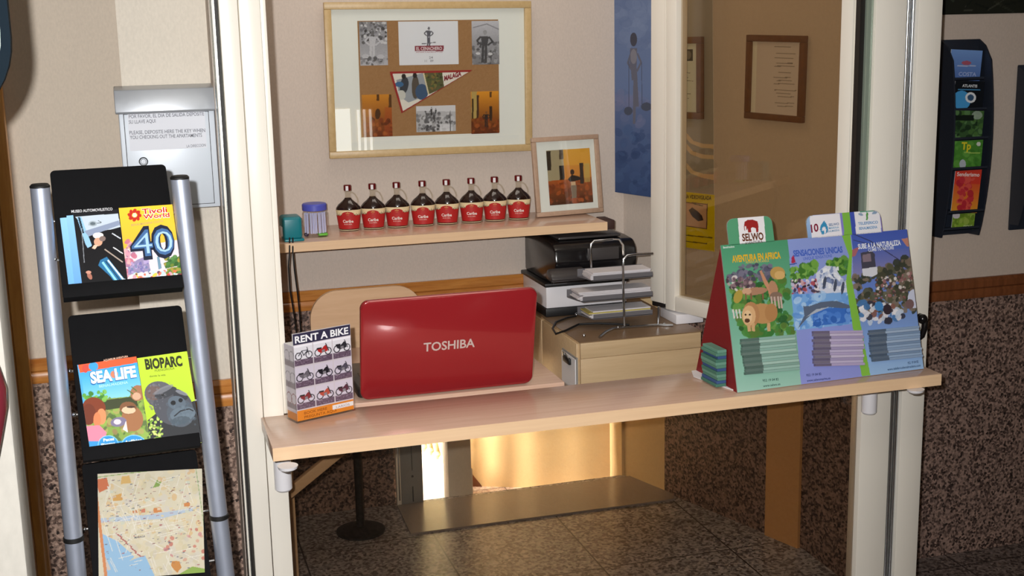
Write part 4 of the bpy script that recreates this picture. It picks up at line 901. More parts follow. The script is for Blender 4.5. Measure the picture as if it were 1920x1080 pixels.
def man(a, x, y, h, c='4a4648', skin='8a8486', arms=True):
    a.ell(x, y-h*.92, h*.06, h*.075, skin); a.poly([(x-h*.12, y-h*.80), (x+h*.12, y-h*.80), (x+h*.08, y-h*.5), (x-h*.08, y-h*.5)], c)
    if arms:
        for s in (-1, 1): a.line([(x+s*h*.12, y-h*.79), (x+s*h*.24, y-h*.65), (x+s*h*.09, y-h*.53)], h*.055, c)
    for s in (-1, 1): a.line([(x+s*h*.045, y-h*.5), (x+s*h*.05, y)], h*.075, c)
def board(a):
    a.grain(3)
sub_art(pf, ps, 'brown_board', (675, 257), (937, 249), (672, 40), (933, 36), 'a07850', board, nx=160)
def bw1(a):
    a.vgrad([(660, 30), (730, 30), (730, 130), (660, 130)], '8c8c90', 'b8b8c0'); a.spots([(673, 41), (726, 41), (726, 80), (673, 80)], ['5a5a5e', '787880', 'a0a0a8', 'd0d0d4', '3c3c40'], 110, 1.5, 4)
    man(a, 697, 116, 60, 'c4c4ca', '6c6c70'); a.ell(685, 106, 7, 5, 'c0c0c6'); a.ell(713, 106, 7, 5, 'c0c0c6'); a.line([(680, 110), (715, 110)], 1.5, '4a4a4e'); a.spots([(675, 108), (726, 108), (726, 122), (675, 122)], ['88888e', 'a6a6ac', '5c5c60'], 30, 2, 4); a.grain(5)
def bw2(a):
    a.vgrad([(880, 30), (936, 30), (936, 125), (880, 125)], 'c4c4cc', '7c7c80'); a.line([(884, 52), (910, 44), (934, 54)], 2, '8c8c94'); a.spots([(883, 80), (934, 76), (934, 121), (883, 121)], ['6a6a6e', '86868a', '56565a', 'a0a0a4'], 80, 2, 5)
    man(a, 907, 117, 62, '4c4c50', '9c9ca0'); a.ell(895, 100, 4, 2.5, 'd0d0d4'); a.ell(918, 100, 4, 2.5, 'd0d0d4'); a.grain(5)
sub_art(pf, ps, 'photo', (675, 123), (726, 121), (671, 41), (724, 39), '9a9aa0', bw1, nx=70, lift=0.0034); sub_art(pf, ps, 'photo', (885, 121), (935, 119), (881, 40), (933, 37), '9a9aa0', bw2, nx=70, lift=0.0034)
def logo(a):
    man(a, 803, 86, 36, '5c5c66', '6c6c74'); a.line([(790, 82), (816, 79)], 1.6, '6a6a74'); a.poly([(777, 86), (831, 85), (831, 95), (777, 96)], '8a3444')
    a.text('EL CENACHERO', (780, 94), (828, 93), 6, 'e8dcdc', .02); a.text('APARTAMENTOS', (779, 99), (829, 98), 2.2, 'b06a74'); a.text('24', (804, 110), (811, 109.5), 4.5, '8a8a92', .01); a.text('11   89', (796, 116), (812, 115.5), 4, '8a8a92', .01)
sub_art(pf, ps, 'logo_sheet', (748, 122), (859, 120), (746, 41), (858, 38), 'e2e4ea', logo, nx=120, lift=0.0034)
def yel_l(a):
    a.vgrad([(675, 170), (740, 170), (740, 262), (675, 262)], 'd08a2e', '6a3018'); a.rect(704, 174, 709, 188, '5a3818'); a.rect(727, 176, 733, 200, '5c3a1c'); a.rect(720, 200, 740, 262, 'a84a24', .5); a.spots([(680, 220), (735, 220), (735, 255), (680, 255)], ['7a3418', '94482a', '5a2a14', 'b0602c'], 50, 2, 5, .7); a.ell(707, 213, 5, 10, '4a2c18')
def yel_r(a):
    a.vgrad([(880, 165), (940, 165), (940, 255), (880, 255)], 'e0962a', '5c2814'); a.rect(883, 170, 893, 222, 'b49a58'); a.rect(893, 178, 897, 222, '4a3020'); a.rect(884, 185, 887, 222, '3a2818'); a.rect(917, 172, 921, 182, '5a3a1a'); a.rect(917, 199, 922, 226, '3c2a1c'); a.spots([(884, 222), (936, 220), (936, 250), (884, 250)], ['7a3416', '92481e', '5a2812', 'a85a26'], 50, 2, 5, .7); man(a, 911, 238, 30, '2c2624', '7a5030')
sub_art(pf, ps, 'painting_print', (680, 257), (735, 254), (677, 178), (732, 175), 'c08030', yel_l, nx=70, lift=0.0034); sub_art(pf, ps, 'painting_print', (883, 251), (936, 249), (882, 172), (933, 170), 'd08a2a', yel_r, nx=70, lift=0.0034)
def coast(a):
    a.spots([(780, 215), (852, 210), (852, 247), (780, 247)], ['7a7a7c', 'a8a8aa', '5c5c60', 'c8c8cc', '909094'], 90, 2, 5); a.rect(780, 196, 854, 208, 'd4d4d8'); a.spots([(796, 208), (822, 206), (822, 245), (796, 245)], ['4a4a4e', '66666a'], 30, 1.5, 4); man(a, 808, 216, 16, '3c3c40', '5a5a5c', False); man(a, 816, 217, 15, '4c4c50', '5a5a5c', False); a.rect(824, 232, 848, 245, 'e0e0e4', .7); a.line([(843, 206), (844, 246)], 1.4, '5a5a5e')
sub_art(pf, ps, 'photo', (780, 248), (854, 244), (779, 199), (853, 196), 'b8b8bc', coast, nx=90, lift=0.0034)
def penn(a):
    a.keep = a.mask([(729, 134), (887, 130), (752, 213)])
    a.poly([(735, 138), (880, 133), (755, 208)], 'e2ddd2'); a.poly([(742, 150), (793, 136), (801, 178), (765, 192), (748, 180)], '9aa0a8'); a.ell(757, 160, 8, 16, '3c4048', 1, 10); a.ell(778, 163, 7, 22, '585048'); a.ell(790, 172, 12, 15, '3f5878'); a.ell(748, 158, 8, 5, '3f6a94'); a.ell(756, 143, 4, 5, '2a2628'); a.ell(777, 141, 4, 5, '2a2628'); a.ell(752, 178, 8, 9, 'c8c8c0')
    a.poly([(794, 136), (828, 134), (832, 164), (804, 176)], '5a5a3c'); a.spots([(796, 138), (826, 136), (829, 162), (806, 172)], ['7a7440', '3c3c28', '8a6a3c', '4c5c34'], 40, 1.5, 3.5); a.line([(793, 136), (803, 177)], 2.5, 'd8cca8'); a.poly([(729, 134), (735, 138), (755, 208), (752, 213)], '9c2c2c'); a.poly([(729, 134), (887, 130), (878, 134), (735, 138)], '9c2c2c'); a.poly([(887, 130), (878, 134), (755, 208), (752, 213)], '9c2c2c')
    a.text('MALAGA', (832, 151), (864, 141), 8.5, '8a2434', .05)
sub_art(pf, ps, 'pennant', (729, 214), (890, 209), (729, 134), (887, 129), '9c2c2c', penn, nx=200, lift=0.0044)
# small frame leaning at the right end of the shelf
f0, f1 = atz(1004, 414, SHELF+.001), atz(1128, 411, SHELF+.001); f0[1] = 3.775; f0[0] = aty(1004, 414, 3.775)[0]; f1[1] = 3.80; f1[0] = aty(1128, 411, 3.80)[0]; f0[2] = f1[2] = SHELF+0.001
ex = (f1-f0)/np.linalg.norm(f1-f0); bk = np.array([-ex[1], ex[0], 0]); tmp = Sheet(f0, ex, np.array([0, 0, math.cos(.14)])+bk*math.sin(.14), np.linalg.norm(f1-f0), 1); hq = (tmp.loc2(1014, 256)[1]+tmp.loc2(1132, 252)[1])/2
ez = (math.cos(.14)*np.array([0, 0, 1])+bk*math.sin(.14)); fs2 = Sheet(f0+bk*-0.006, ex, ez+ex*0.055, tmp.w, hq)
sf = frame_on('photo_frame', 'small taupe photo frame with a yellow street painting leaning at the shelf right end', 'picture', fs2, 0.0145, 0.010, 'frame_taupe')
def street(a):
    a.vgrad([(1020, 280), (1115, 280), (1115, 350), (1020, 350)], 'e0a040', 'd08030'); a.poly([(1020, 280), (1060, 280), (1059, 350), (1020, 350)], 'a89a78'); a.rect(1028, 284, 1036, 320, '3a3026'); a.rect(1052, 282, 1059, 300, '4a3a2a'); a.rect(1051, 312, 1060, 345, '2c2420'); a.rect(1060, 280, 1118, 312, 'e6ac3a', .6)
    a.vgrad([(1020, 340), (1115, 336), (1115, 388), (1020, 388)], 'b05a28', '50301f'); a.spots([(1026, 342), (1110, 340), (1110, 384), (1026, 384)], ['c0602a', '8a4424', '6a3018', 'a85430'], 80, 2, 6, .6); a.rect(1089, 309, 1096, 348, '3c302a'); a.rect(1097, 310, 1108, 345, 'c8b060', .7)
    a.ell(1075, 325, 4, 5, '3a2820'); a.poly([(1066, 338), (1074, 330), (1088, 334), (1090, 340), (1080, 342), (1070, 343)], '241e1c'); a.rect(1072, 343, 1080, 350, 'd8b890'); a.poly([(1071, 350), (1082, 350), (1081, 374), (1073, 374)], '8a7a68'); a.poly([(1072, 374), (1082, 374), (1080, 384), (1072, 382)], 'a85a3a')
sub_art(sf, fs2, 'painting_print', (1026, 385), (1108, 384), (1032, 283), (1113, 281), 'c08030', street, nx=110, lift=0.003)
# blue canvas on the slanted wall
def on_wall(off): return SO-SN*off
cv = Sheet(on_wall(0.028)+SD*(-0.045)+np.array([0, 0, 1.148]), SD, (0, 0, 1), 0.27, 0.86)
ca = Art(cv, '6a86b8', nx=200)
ca.vgrad([(1140, -300), (1300, -300), (1300, 200), (1140, 200)], '7288b4', '6480b8'); ca.vgrad([(1140, 190), (1300, 190), (1300, 380), (1140, 420)], '5c74aa', '34528e')
ca.spots([(1150, 0), (1260, 0), (1260, 90), (1150, 90)], ['7a92c0', '6078ac', '8098c4'], 60, 6, 18, .35); ca.spots([(1152, 170), (1260, 180), (1260, 240), (1152, 230)], ['8084b0', '747cac', '5a70a6'], 50, 5, 14, .4); ca.spots([(1155, 240), (1260, 250), (1260, 370), (1160, 350)], ['2f4c86', '3c5a98', '466aa6', '28447c'], 90, 4, 14, .4)
for seg, wdh in (([(1188, 90), (1187, 130)], 13), ([(1188, 125), (1190, 150)], 11), ([(1190, 148), (1189, 232)], 5), ([(1192, 148), (1195, 200)], 6), ([(1183, 100), (1177, 118), (1185, 132)], 3.5), ([(1195, 100), (1202, 117), (1194, 134)], 3.5)): ca.line(seg, wdh, '6c6c7c')
ca.ell(1188, 74, 6.5, 13, '4c4a54'); ca.ell(1188, 106, 6, 14, '8c8890'); ca.line([(1179, 115), (1179, 205)], 1, '50546a'); ca.line([(1203, 117), (1204, 205)], 1, '50546a'); ca.ell(1178, 208, 8, 8, '4c5468'); ca.ell(1212, 200, 10, 8, '4c5468')
ca.a = ca.a*0.62+ca.a.mean(2, keepdims=True)*0.24+np.array([6., 8, 14])
flat_thing('canvas_painting', 'tall blue canvas painting of a standing figure hung on the slanted booth wall', 'painting', cv, ca, 0.026, 'print_matt', back='mat')
# sash reflections built as framed papers and poster on the slanted wall; yellow notice
def wsheet(px, off): return Sheet.from_px(on_wall(off), SN, (0, 0, 1), *px)
gp = wsheet([(1284, 362), (1337, 362), (1284, -60), (1337, -60)], 0.002)
a = Art(gp, 'a8a49c', nx=90)
for k, y in enumerate((262, 282, 318)):
    a.poly([(1283, y-18), (1300, y+2), (1320, y+8), (1340, y+9), (1340, y+17+3*(k == 2)), (1315, y+15), (1295, y+7), (1283, y-6)], 'e0c8a4')
flat_thing('striped_reflection', 'grey sheet with curved pale stripes standing for a reflection in the open window sash', 'poster', gp, a, 0.0015, 'print_matt')
def docs(a, x0, x1, y0, y1, photo):
    if photo: a.rect(x0+6, y0+14, x1-6, y0+36, '34302c'); a.ell((x0+x1)/2, y0+25, 5, 8, '7a746c')
    y = y0+(46 if photo else 14)
    while y < y1-12:
        a.line([(x0+(5 if photo else 30)+rng.uniform(0, 10), y), (x1-5-rng.uniform(0, 14), y+0.6)], 1.3, '77706a', .8); y += 6+3*rng.integers(0, 3)
d1s = wsheet([(1272, 222), (1319, 223), (1273, 69), (1319, 69)], 0.008)
f = frame_on('framed_certificate', 'narrow framed certificate with a small photo, a reflection built beside the sash free edge', 'picture', d1s, 0.020, 0.012, 'frame_dark', False)
sub_art(f, d1s, 'certificate', (1276, 214), (1306, 214), (1277, 78), (1306, 78), 'd6dcd0', lambda a: docs(a, 1277, 1306, 78, 214, True), nx=60)
d2s = wsheet([(1400, 222), (1509, 230), (1404, 64), (1513, 68)], 0.008)
f = frame_on('framed_notice', 'wide framed white notice standing for a reflection in the middle of the open sash', 'picture', d2s, 0.018, 0.012, 'frame_dark', False)
sub_art(f, d2s, 'notice', (1417, 214), (1497, 218), (1420, 76), (1500, 78), 'dcd4d4', lambda a: docs(a, 1420, 1500, 73, 214, False), nx=90)
ys_ = wsheet([(1273, 462), (1340, 472), (1273, 358), (1340, 366)], 0.004)
a = Art(ys_, 'e6d414', nx=110); a.poly([(1281, 378), (1327, 382), (1326, 430), (1281, 424)], '7a5a48'); a.poly([(1283, 380), (1325, 384), (1324, 428), (1283, 422)], 'd8b090'); a.poly([(1291, 394), (1298, 389), (1308, 396), (1316, 404), (1319, 413), (1309, 415), (1298, 406)], '2c1c1c'); a.line([(1300, 382), (1318, 386)], 2, '6a6a50')
a.text('ZONA VIDEOVIGILADA', (1276, 371), (1334, 375), 7, '4a4410', .03); a.line([(1277, 440), (1336, 446)], 2.2, '6a6014'); a.line([(1283, 452), (1326, 457)], 2, '6a6014')
flat_thing('yellow_notice', 'yellow camera notice on the wall at the lower left of the open sash', 'sign', ys_, a, 0.0015, 'print_matt')

# ================================================================== LEFT SIDE
# key drop box on the pillar
yb = 2.872
bl_, br_ = aty(228, 398, yb), aty(411, 398, yb); tz_ = float(aty(310, 160, 2.90)[2]); bz_ = float(bl_[2])
KX0, KX1 = float(aty(229, 300, yb)[0]), float(aty(408, 300, yb)[0])
KB = thing('key_drop_box', 'grey metal key drop box with a notice on the pillar behind the brochure rack', 'mailbox', ((KX0+KX1)/2, 2.94, bz_)); KO = (-(KX0+KX1)/2, -2.94, -bz_)
hz0 = float(aty(310, 206, 2.86)[2])
mb = MB(); mb.box(KX0, KX1, yb, 2.943, bz_, hz0+0.004, M['box_grey'], 0.003); mb.build('body', KB, KO)
mb = MB(); mb.prism([(2.943, tz_), (2.868, tz_-0.006), (2.856, hz0-0.002), (2.86, hz0-0.006), (2.943, hz0-0.004)], KX0-0.006, KX1+0.004, M['hood'], axis='x', bevel=0.002); mb.build('hood', KB, KO)
dsx = Sheet.from_px((0, yb, 0), (0, 1, 0), (0, 0, 1), (243, 388), (401, 383), (237, 216), (393, 209))
o_ = dsx.o
mb = MB(); mb.box(o_[0], o_[0]+dsx.w, yb-0.003, yb+0.001, o_[2], o_[2]+dsx.h, M['box_grey'], 0.0012); mb.box(o_[0]-0.0012, o_[0]+dsx.w+0.0012, yb-0.0004, yb+0.001, o_[2]-0.0012, o_[2]+dsx.h+0.0012, M['gasket']); mb.build('door', KB, KO)
nsx = Sheet.from_px((0, yb-0.0035, 0), (0, 1, 0), (0, 0, 1), (243, 283), (388, 278), (240, 215), (384, 209))
a = Art(nsx, 'd8dae2', nx=80)
a.text('POR FAVOR, EL DIA DE SALIDA DEPOSITE', (242, 222), (383, 217), 6.5, '70727c', .012); a.text('SU LLAVE AQUI', (242, 232), (292, 230), 6.5, '70727c', .012); a.text('PLEASE, DEPOSITE HERE THE KEY WHEN', (243, 252), (385, 248), 6.5, '70727c', .012); a.text('YOU CHECKING OUT THE APARTAMENTS', (244, 261), (379, 257), 6.5, '70727c', .012); a.text('LA DIRECCION', (350, 277), (386, 275), 5, '80828c', .012)
mb = MB(); mb.box(0, nsx.w, 0.0002, 0.0007, 0, nsx.h, M['paper']); _emit(a, mb, M['print']); o = mb.build('notice', KB, flat=True); o.location = Vector(nsx.o)+Vector(KO)
rq = aty(269, 303, yb-0.006)
mb = MB(); mb.tube([(rq[0]+0.0085*math.cos(t), yb-0.006, rq[2]+0.0085*math.sin(t)) for t in np.linspace(0, 2*PI, 24, endpoint=False)], 0.0012, M['black'], 8, closed=True); mb.build('ring', KB, KO)
mb = MB(); mb.lathe([(0, 0), (0.006, 0), (0.006, 0.006), (0.005, 0.007), (0, 0.007)], M['chrome'], 20, M4=Matrix.Translation((rq[0], yb-0.002, rq[2])) @ Matrix.Rotation(PI/2, 4, 'X')); mb.build('lock', KB, KO)

# brochure rack: two tubes with tilted black panels
TH = math.radians(4.5); RO = np.array([-0.14, 2.2, 0]); RX = np.array([math.cos(TH), math.sin(TH), 0]); RY = np.array([-math.sin(TH), math.cos(TH), 0])
RK = thing('brochure_rack', 'free-standing ladder brochure rack of two silver tubes and black tilted panels', 'brochure rack', RO, (0, 0, TH))
for xt, xb in ((-0.003, -0.003), (0.2185, 0.247)):
    mb = MB(); mb.tube([(xb+(xb-xt)*1.05, 0, 0.012), (xb+(xb-xt)*0.15, 0, 0.66), (xt, 0, 1.453)], 0.0155, M['silver'], 28); mb.build('pole', RK)
    mb = MB(); mb.lathe([(0.0158, 0), (0.0158, 0.003), (0.013, 0.006), (0, 0.0065)], M['rubber'], 28, c=(xt, 0, 1.4525)); mb.build('end_cap', RK)
    xr_ = xb-0.003 if xt > .1 else xb
    mb = MB(); mb.lathe([(0.0155, 0), (0.0172, 0.001), (0.0172, 0.008), (0.0155, 0.009)], M['rubber'], 28, c=(xr_-0.0005*(xt > .1), 0, 0.842)); mb.build('ring', RK)
    xf = xb+(xb-xt)*1.05
    mb = MB(); mb.box(xf-0.02, xf+0.02, -0.20, 0.20, 0.0, 0.016, M['silver'], 0.006); mb.build('foot', RK)
panels = []
for k, (xl, xrr, zb, zt_, yb_, yt_) in enumerate(((0.0155, 0.204, 1.272, 1.4725, -0.045, 0.065), (0.0225, 0.213, 0.997, 1.223, -0.045, 0.065), (0.0225, 0.220, 0.68, 0.955, -0.045, 0.068))):
    o3 = RO+RX*xl+RY*yb_+np.array([0, 0, zb]); up3 = RY*(yt_-yb_)+np.array([0, 0, zt_-zb]); ps3 = Sheet(o3, RX, up3, xrr-xl, np.linalg.norm(up3)); panels.append(ps3)
    L = Matrix.Identity(4); y3 = np.cross(ps3.ez, ps3.ex); 
    loc = RK.matrix_world
    rm = Matrix.Rotation(-TH, 4, 'Z') @ Matrix.Translation(-Vector(RO)) @ ps3.mat()
    mb = MB(); mb.prism(rrect(ps3.w, ps3.h, 0.008), 0.0, 0.006, M['blackmat'], bevel=0.001); mb.box(0, ps3.w, -0.022, 0.0, -0.004, 0.0, M['blackmat'], 0.001); mb.box(0, ps3.w, -0.025, -0.0215, -0.004, 0.019, M['blackmat'], 0.001)
    o = mb.build('panel', RK); o.matrix_local = rm
    for fz_ in (0.32, 0.62):
        mb = MB(); mb.tube([(-0.004, 0.010, ps3.h*fz_), (ps3.w+0.010, 0.010, ps3.h*fz_)], 0.0022, M['chrome'], 10); mb.sphere((-0.006, 0.004, ps3.h*fz_), 0.0035, M['chrome'], 10)
        o = mb.build('pin', RK); o.matrix_local = rm
def brochure(k, name, label, cat, bl, br, tl, tr, bg, paint, lift=0.004, nx=130, thick=0.0018, zmin=0.0006):
    P = panels[k]; s2 = Sheet.from_px(P.o, np.cross(P.ex, P.ez), P.ez, bl, br, tl, tr)
    z0 = (s2.o-P.o) @ P.ez
    if z0 < zmin+0.02:   # it stands in the lip: the sheet goes on down to the ledge
        s2 = Sheet(s2.o-P.ez*(z0-zmin), s2.ex, P.ez, s2.w, s2.h+z0-zmin)
    a = Art(s2, bg, nx=nx); paint(a); return flat_thing(name, label, cat, s2, a, thick, 'print_gloss', lift=lift)
brochure(0, 'leaflet', 'plain sky blue leaflet furthest left on the top rack panel', 'brochure', (127, 546), (150, 545), (116, 410), (135, 407), '7ab4e6', lambda a: a.vgrad([(100, 400), (160, 400), (160, 550), (100, 550)], '8cc0ea', '68a4dc'), 0.002)
def blue2(a): a.vgrad([(120, 400), (240, 400), (240, 550), (120, 550)], '8abcea', '5c94d0')
brochure(0, 'leaflet', 'blue leaflet with a pale edge just behind the car museum leaflet', 'brochure', (140, 546), (232, 537), (126, 406), (220, 399), '7ab4e6', blue2, 0.0042)
def moto(a):
    a.poly([(140, 401), (222, 395), (221, 404), (141, 409)], '15151a'); a.poly([(141, 409), (221, 403), (226, 430), (160, 440), (150, 420)], 'b8c4d0')
    a.poly([(144, 410), (152, 409), (172, 462), (168, 474), (160, 460)], '8cb8dc'); a.poly([(146, 410), (150, 410), (158, 440), (154, 440)], '20303c'); a.poly([(158, 436), (222, 416), (226, 424), (166, 446)], '8490a8'); a.line([(166, 424), (190, 420), (184, 416)], 1.2, '30383f'); a.ell(174, 422, 8, 5, '98a4ac'); a.ell(174, 422, 5, 3, '5c6870')
    a.poly([(190, 438), (226, 428), (236, 490), (238, 535), (160, 540), (154, 520), (160, 470), (178, 460)], '0c0c10'); a.ell(184, 444, 10, 5.5, 'e0dcd8'); a.ell(184, 446, 9, 4, 'f6f2ec'); a.ell(184, 456, 8, 8, 'c89a80'); a.ell(192, 450, 6, 5, '7c6a64'); a.poly([(176, 462), (184, 462), (178, 470), (172, 468)], 'e0b8a0')
    a.line([(196, 470), (230, 494)], 2.2, 'a8988c'); a.poly([(188, 490), (200, 484), (232, 524), (236, 534), (218, 536), (206, 520), (184, 500)], '2a6c98'); a.line([(192, 494), (222, 534)], 4, '8cd0f0'); a.line([(202, 490), (232, 528)], 3, 'd0ecf8'); a.line([(198, 492), (228, 532)], 2, '1a3c58'); a.line([(210, 440), (226, 450)], 2, 'c8ccd4'); a.line([(212, 466), (230, 478)], 1.8, 'd8d8dc')
    a.ell(168, 520, 7, 4, 'a06858', 1, 60); a.ell(166, 513, 5, 3, 'c08a78'); a.ell(232, 530, 6, 5, 'b8c8d4'); a.line([(153, 430), (158, 495)], 1.5, 'c8d0d8', .6)
    a.text('MUSEO AUTOMOVILISTICO', (134, 402), (211, 397), 5, 'c8c8cc', .02)
brochure(0, 'leaflet', 'black leaflet with chrome car photo in the left of the top rack panel', 'brochure', (152, 544), (240, 535), (140, 402), (222, 395), '101014', moto, 0.0066)
def tiv(a):
    a.vgrad([(215, 385), (345, 385), (345, 480), (215, 480)], 'e8c034', 'd8a838')
    for k in range(8): t = k*PI/4; a.ell(252+9*math.cos(t), 406+8*math.sin(t), 4.6, 3.2, 'b82a1c', 1, math.degrees(t)+35)
    a.ell(252, 406, 4, 4, 'f0e4b8')
    a.text('Tivoli', (266, 405), (313, 401), 10, 'fff0e0', .06); a.text('Tivoli', (266.5, 404.5), (313, 400.5), 9.5, 'c02020', .02, lift=0.0008); a.text('World', (268, 414), (318, 410), 8.5, 'fff0e0', .06); a.text('World', (268.5, 413.5), (317.5, 409.5), 8, 'c02020', .02, lift=0.0008)
    a.text('BENALMADENA COSTA', (246, 427), (306, 419), 4, 'b09468', .01)
    a.poly([(232, 470), (346, 450), (346, 535), (240, 540)], 'd8c8d0'); a.spots([(228, 458), (250, 452), (255, 520), (236, 524)], ['b86a80', 'c890a0', '9a6a88', 'd8a0a0'], 50, 2, 6); a.poly([(240, 505), (256, 490), (276, 482), (282, 510), (240, 518)], '8c80a4'); a.spots([(240, 496), (280, 490), (280, 512), (242, 514)], ['7068a0', 'a898c0', '6a7a9c'], 40, 1.5, 4); a.poly([(294, 484), (298, 482), (303, 505), (297, 508)], '6a8aa0')
    a.poly([(306, 496), (346, 478), (346, 498), (310, 506)], '3f6a34'); a.poly([(312, 506), (346, 500), (346, 520), (314, 520)], '8a8a3c'); a.spots([(308, 486), (344, 480), (344, 520), (312, 520)], ['4a7a3c', '6a7a2c', '2f5428', 'a08a3a'], 40, 2, 5); a.spots([(250, 515), (340, 510), (342, 534), (244, 537)], ['c83c34', 'e8e0e0', 'd86a4a', 'b0d0e8', 'e0c040', '5a3a4a', 'd090a0'], 80, 2, 6)
    a.text('40', (246, 488), (330, 480), 54, '161e34', .06); a.text('40', (249, 484), (328, 477), 47, '3f6494', .02, lift=0.0009); a.text('40', (253, 481), (325, 474), 40, '9cc0e0', -.015, lift=0.0013)
brochure(0, 'leaflet', 'yellow amusement park leaflet with a big blue 40 on the top rack panel', 'brochure', (240, 536), (345, 527), (222, 393), (319, 386), 'e6bc3c', tiv, 0.0066, 150)
def sea(a):
    a.vgrad([(150, 690), (270, 680), (280, 760), (160, 760)], '2f9ce0', '9cd4f0'); a.poly([(145, 680), (262, 660), (262, 680), (150, 700)], 'e05a30'); a.ell(175, 688, 9, 8, '3c9cd8'); a.ell(160, 692, 6, 8, 'c84a3c')
    a.poly([(158, 752), (270, 742), (285, 830), (166, 848)], '7c9a44'); a.spots([(160, 752), (272, 745), (280, 826), (168, 836)], ['6a8c38', '8aa84c', '4f6a34', 'a09a58', '566a3c', '8c7a4c'], 150, 3, 9); a.poly([(190, 752), (255, 744), (258, 762), (196, 770)], '384024'); a.spots([(156, 742), (196, 732), (200, 750), (158, 756)], ['5a9a34', '7ab44c', '3c7a2a'], 40, 2, 5)
    a.ell(176, 766, 22, 20, '7a3418', 1, 10); a.ell(166, 778, 14, 20, '6a2c14'); a.ell(190, 782, 9, 15, 'e08a5c'); a.ell(182, 788, 7, 14, 'd87c50'); a.poly([(162, 800), (186, 798), (200, 812), (196, 826), (164, 842)], 'e88098')
    a.ell(248, 786, 20, 24, '9a6844', 1, -10); a.ell(240, 766, 16, 12, '7c5234'); a.ell(241, 770, 13, 7, 'd8b898'); a.ell(245, 764, 8, 2, '3c2a20'); a.ell(258, 738, 14, 15, '9c6c4c', 1, 20); a.ell(256, 744, 8, 7, 'c8a084'); a.line([(246, 726), (256, 734)], 2, '4a6a2c'); a.line([(238, 732), (250, 740)], 2, '4a6a2c'); a.ell(222, 792, 15, 9, '78708c', 1, -10); a.ell(220, 792, 7, 5, 'd4c8d0'); a.poly([(230, 806), (236, 790), (240, 812)], 'e8e0e0')
    a.rect(166, 828, 283, 860, '3090d0'); a.ell(203, 836, 20, 19, '78c0e8'); a.ell(203, 836, 18.4, 17.4, '2c8ccc'); a.ell(251, 836, 24, 20, '78c0e8'); a.ell(251, 836, 22.4, 18.4, '2c8ccc'); a.text('Peces', (194, 829), (214, 826), 5.5, 'e8f4fc', .03); a.text('Piratas', (190, 838), (216, 834), 5, 'e8f4fc', .03); a.text('Anfibios', (234, 833), (266, 828), 5.5, 'e8f4fc', .03)
    a.text('SEA LIFE', (170, 722), (256, 708), 22, '1c6cac', .06); a.text('SEA LIFE', (171, 720), (256, 707), 20, 'f8f6f0', .045, lift=0.0009); a.ell(214, 703, 7, 7, 'e87a50', .9); a.text('BENALMADENA', (186, 728), (240, 720), 4.5, 'a8d8f4', .02); a.text('AQUARIUM AVENTURA', (194, 679), (240, 671), 3.6, 'f0c0a8', .01)
brochure(1, 'leaflet', 'sky blue aquarium leaflet with otters on the left of the middle rack panel', 'brochure', (166, 848), (279, 831), (149, 686), (258, 668), '4aa4dc', sea, 0.005, 150)
def gor(a):
    a.vgrad([(250, 660), (370, 655), (380, 830), (270, 840)], 'b8d436', 'a4c42c'); a.poly([(276, 790), (300, 770), (376, 750), (384, 830), (280, 842)], '2a2c30'); a.spots([(276, 786), (302, 784), (304, 830), (280, 834)], ['8ab43c', 'a8c858', '6a9430', 'd0d880'], 70, 1.2, 3.5)
    a.ell(300, 742, 30, 25, '5a5a60', 1, 20); a.ell(324, 764, 38, 34, '4a4c54', 1, 30); a.ell(338, 776, 26, 26, '4c545e', 1, 30); a.ell(288, 738, 15, 14, '6c5650', .8); a.ell(310, 738, 22, 9, '383a40', 1, -22); a.ell(306, 732, 20, 5, '80828a', .7, -25); a.ell(338, 744, 14, 8, '33353b', 1, 15); a.ell(340, 738, 12, 3.5, '8c9098', .7, 20)
    a.ell(331, 757, 17, 13, '56626e', 1, 10); a.ell(324, 757, 5, 4.5, '16181c', 1, -20); a.ell(338, 752, 4, 4, '16181c', 1, 20); a.ell(342, 778, 24, 14, '5c6a76', 1, -10); a.line([(326, 782), (338, 772), (354, 768), (362, 772)], 2.4, '26282e'); a.ell(338, 790, 18, 8, '48545e', 1, -10); a.ell(304, 742, 3, 2, '1a1a1c'); a.spots([(275, 722), (320, 718), (300, 770), (280, 768)], ['6a6a70', '4c4c52', '787880'], 50, 1, 3, .6); a.spots([(310, 760), (365, 755), (368, 800), (320, 800)], ['647482', '42505c', '566472'], 50, 1.5, 4, .4)
    a.text('BIOPARC', (273, 694), (342, 687), 18, '2c3014', .045); a.text('FUENGIROLA', (290, 699), (327, 694), 4, '6a7a1c', .01); a.text('donde la vida', (280, 709), (310, 706), 3.4, '5a6a1c', .01)
brochure(1, 'leaflet', 'lime green zoo leaflet with a gorilla face on the middle rack panel', 'brochure', (279, 838), (376, 822), (260, 673), (351, 660), 'b4d034', gor, 0.0075, 150)
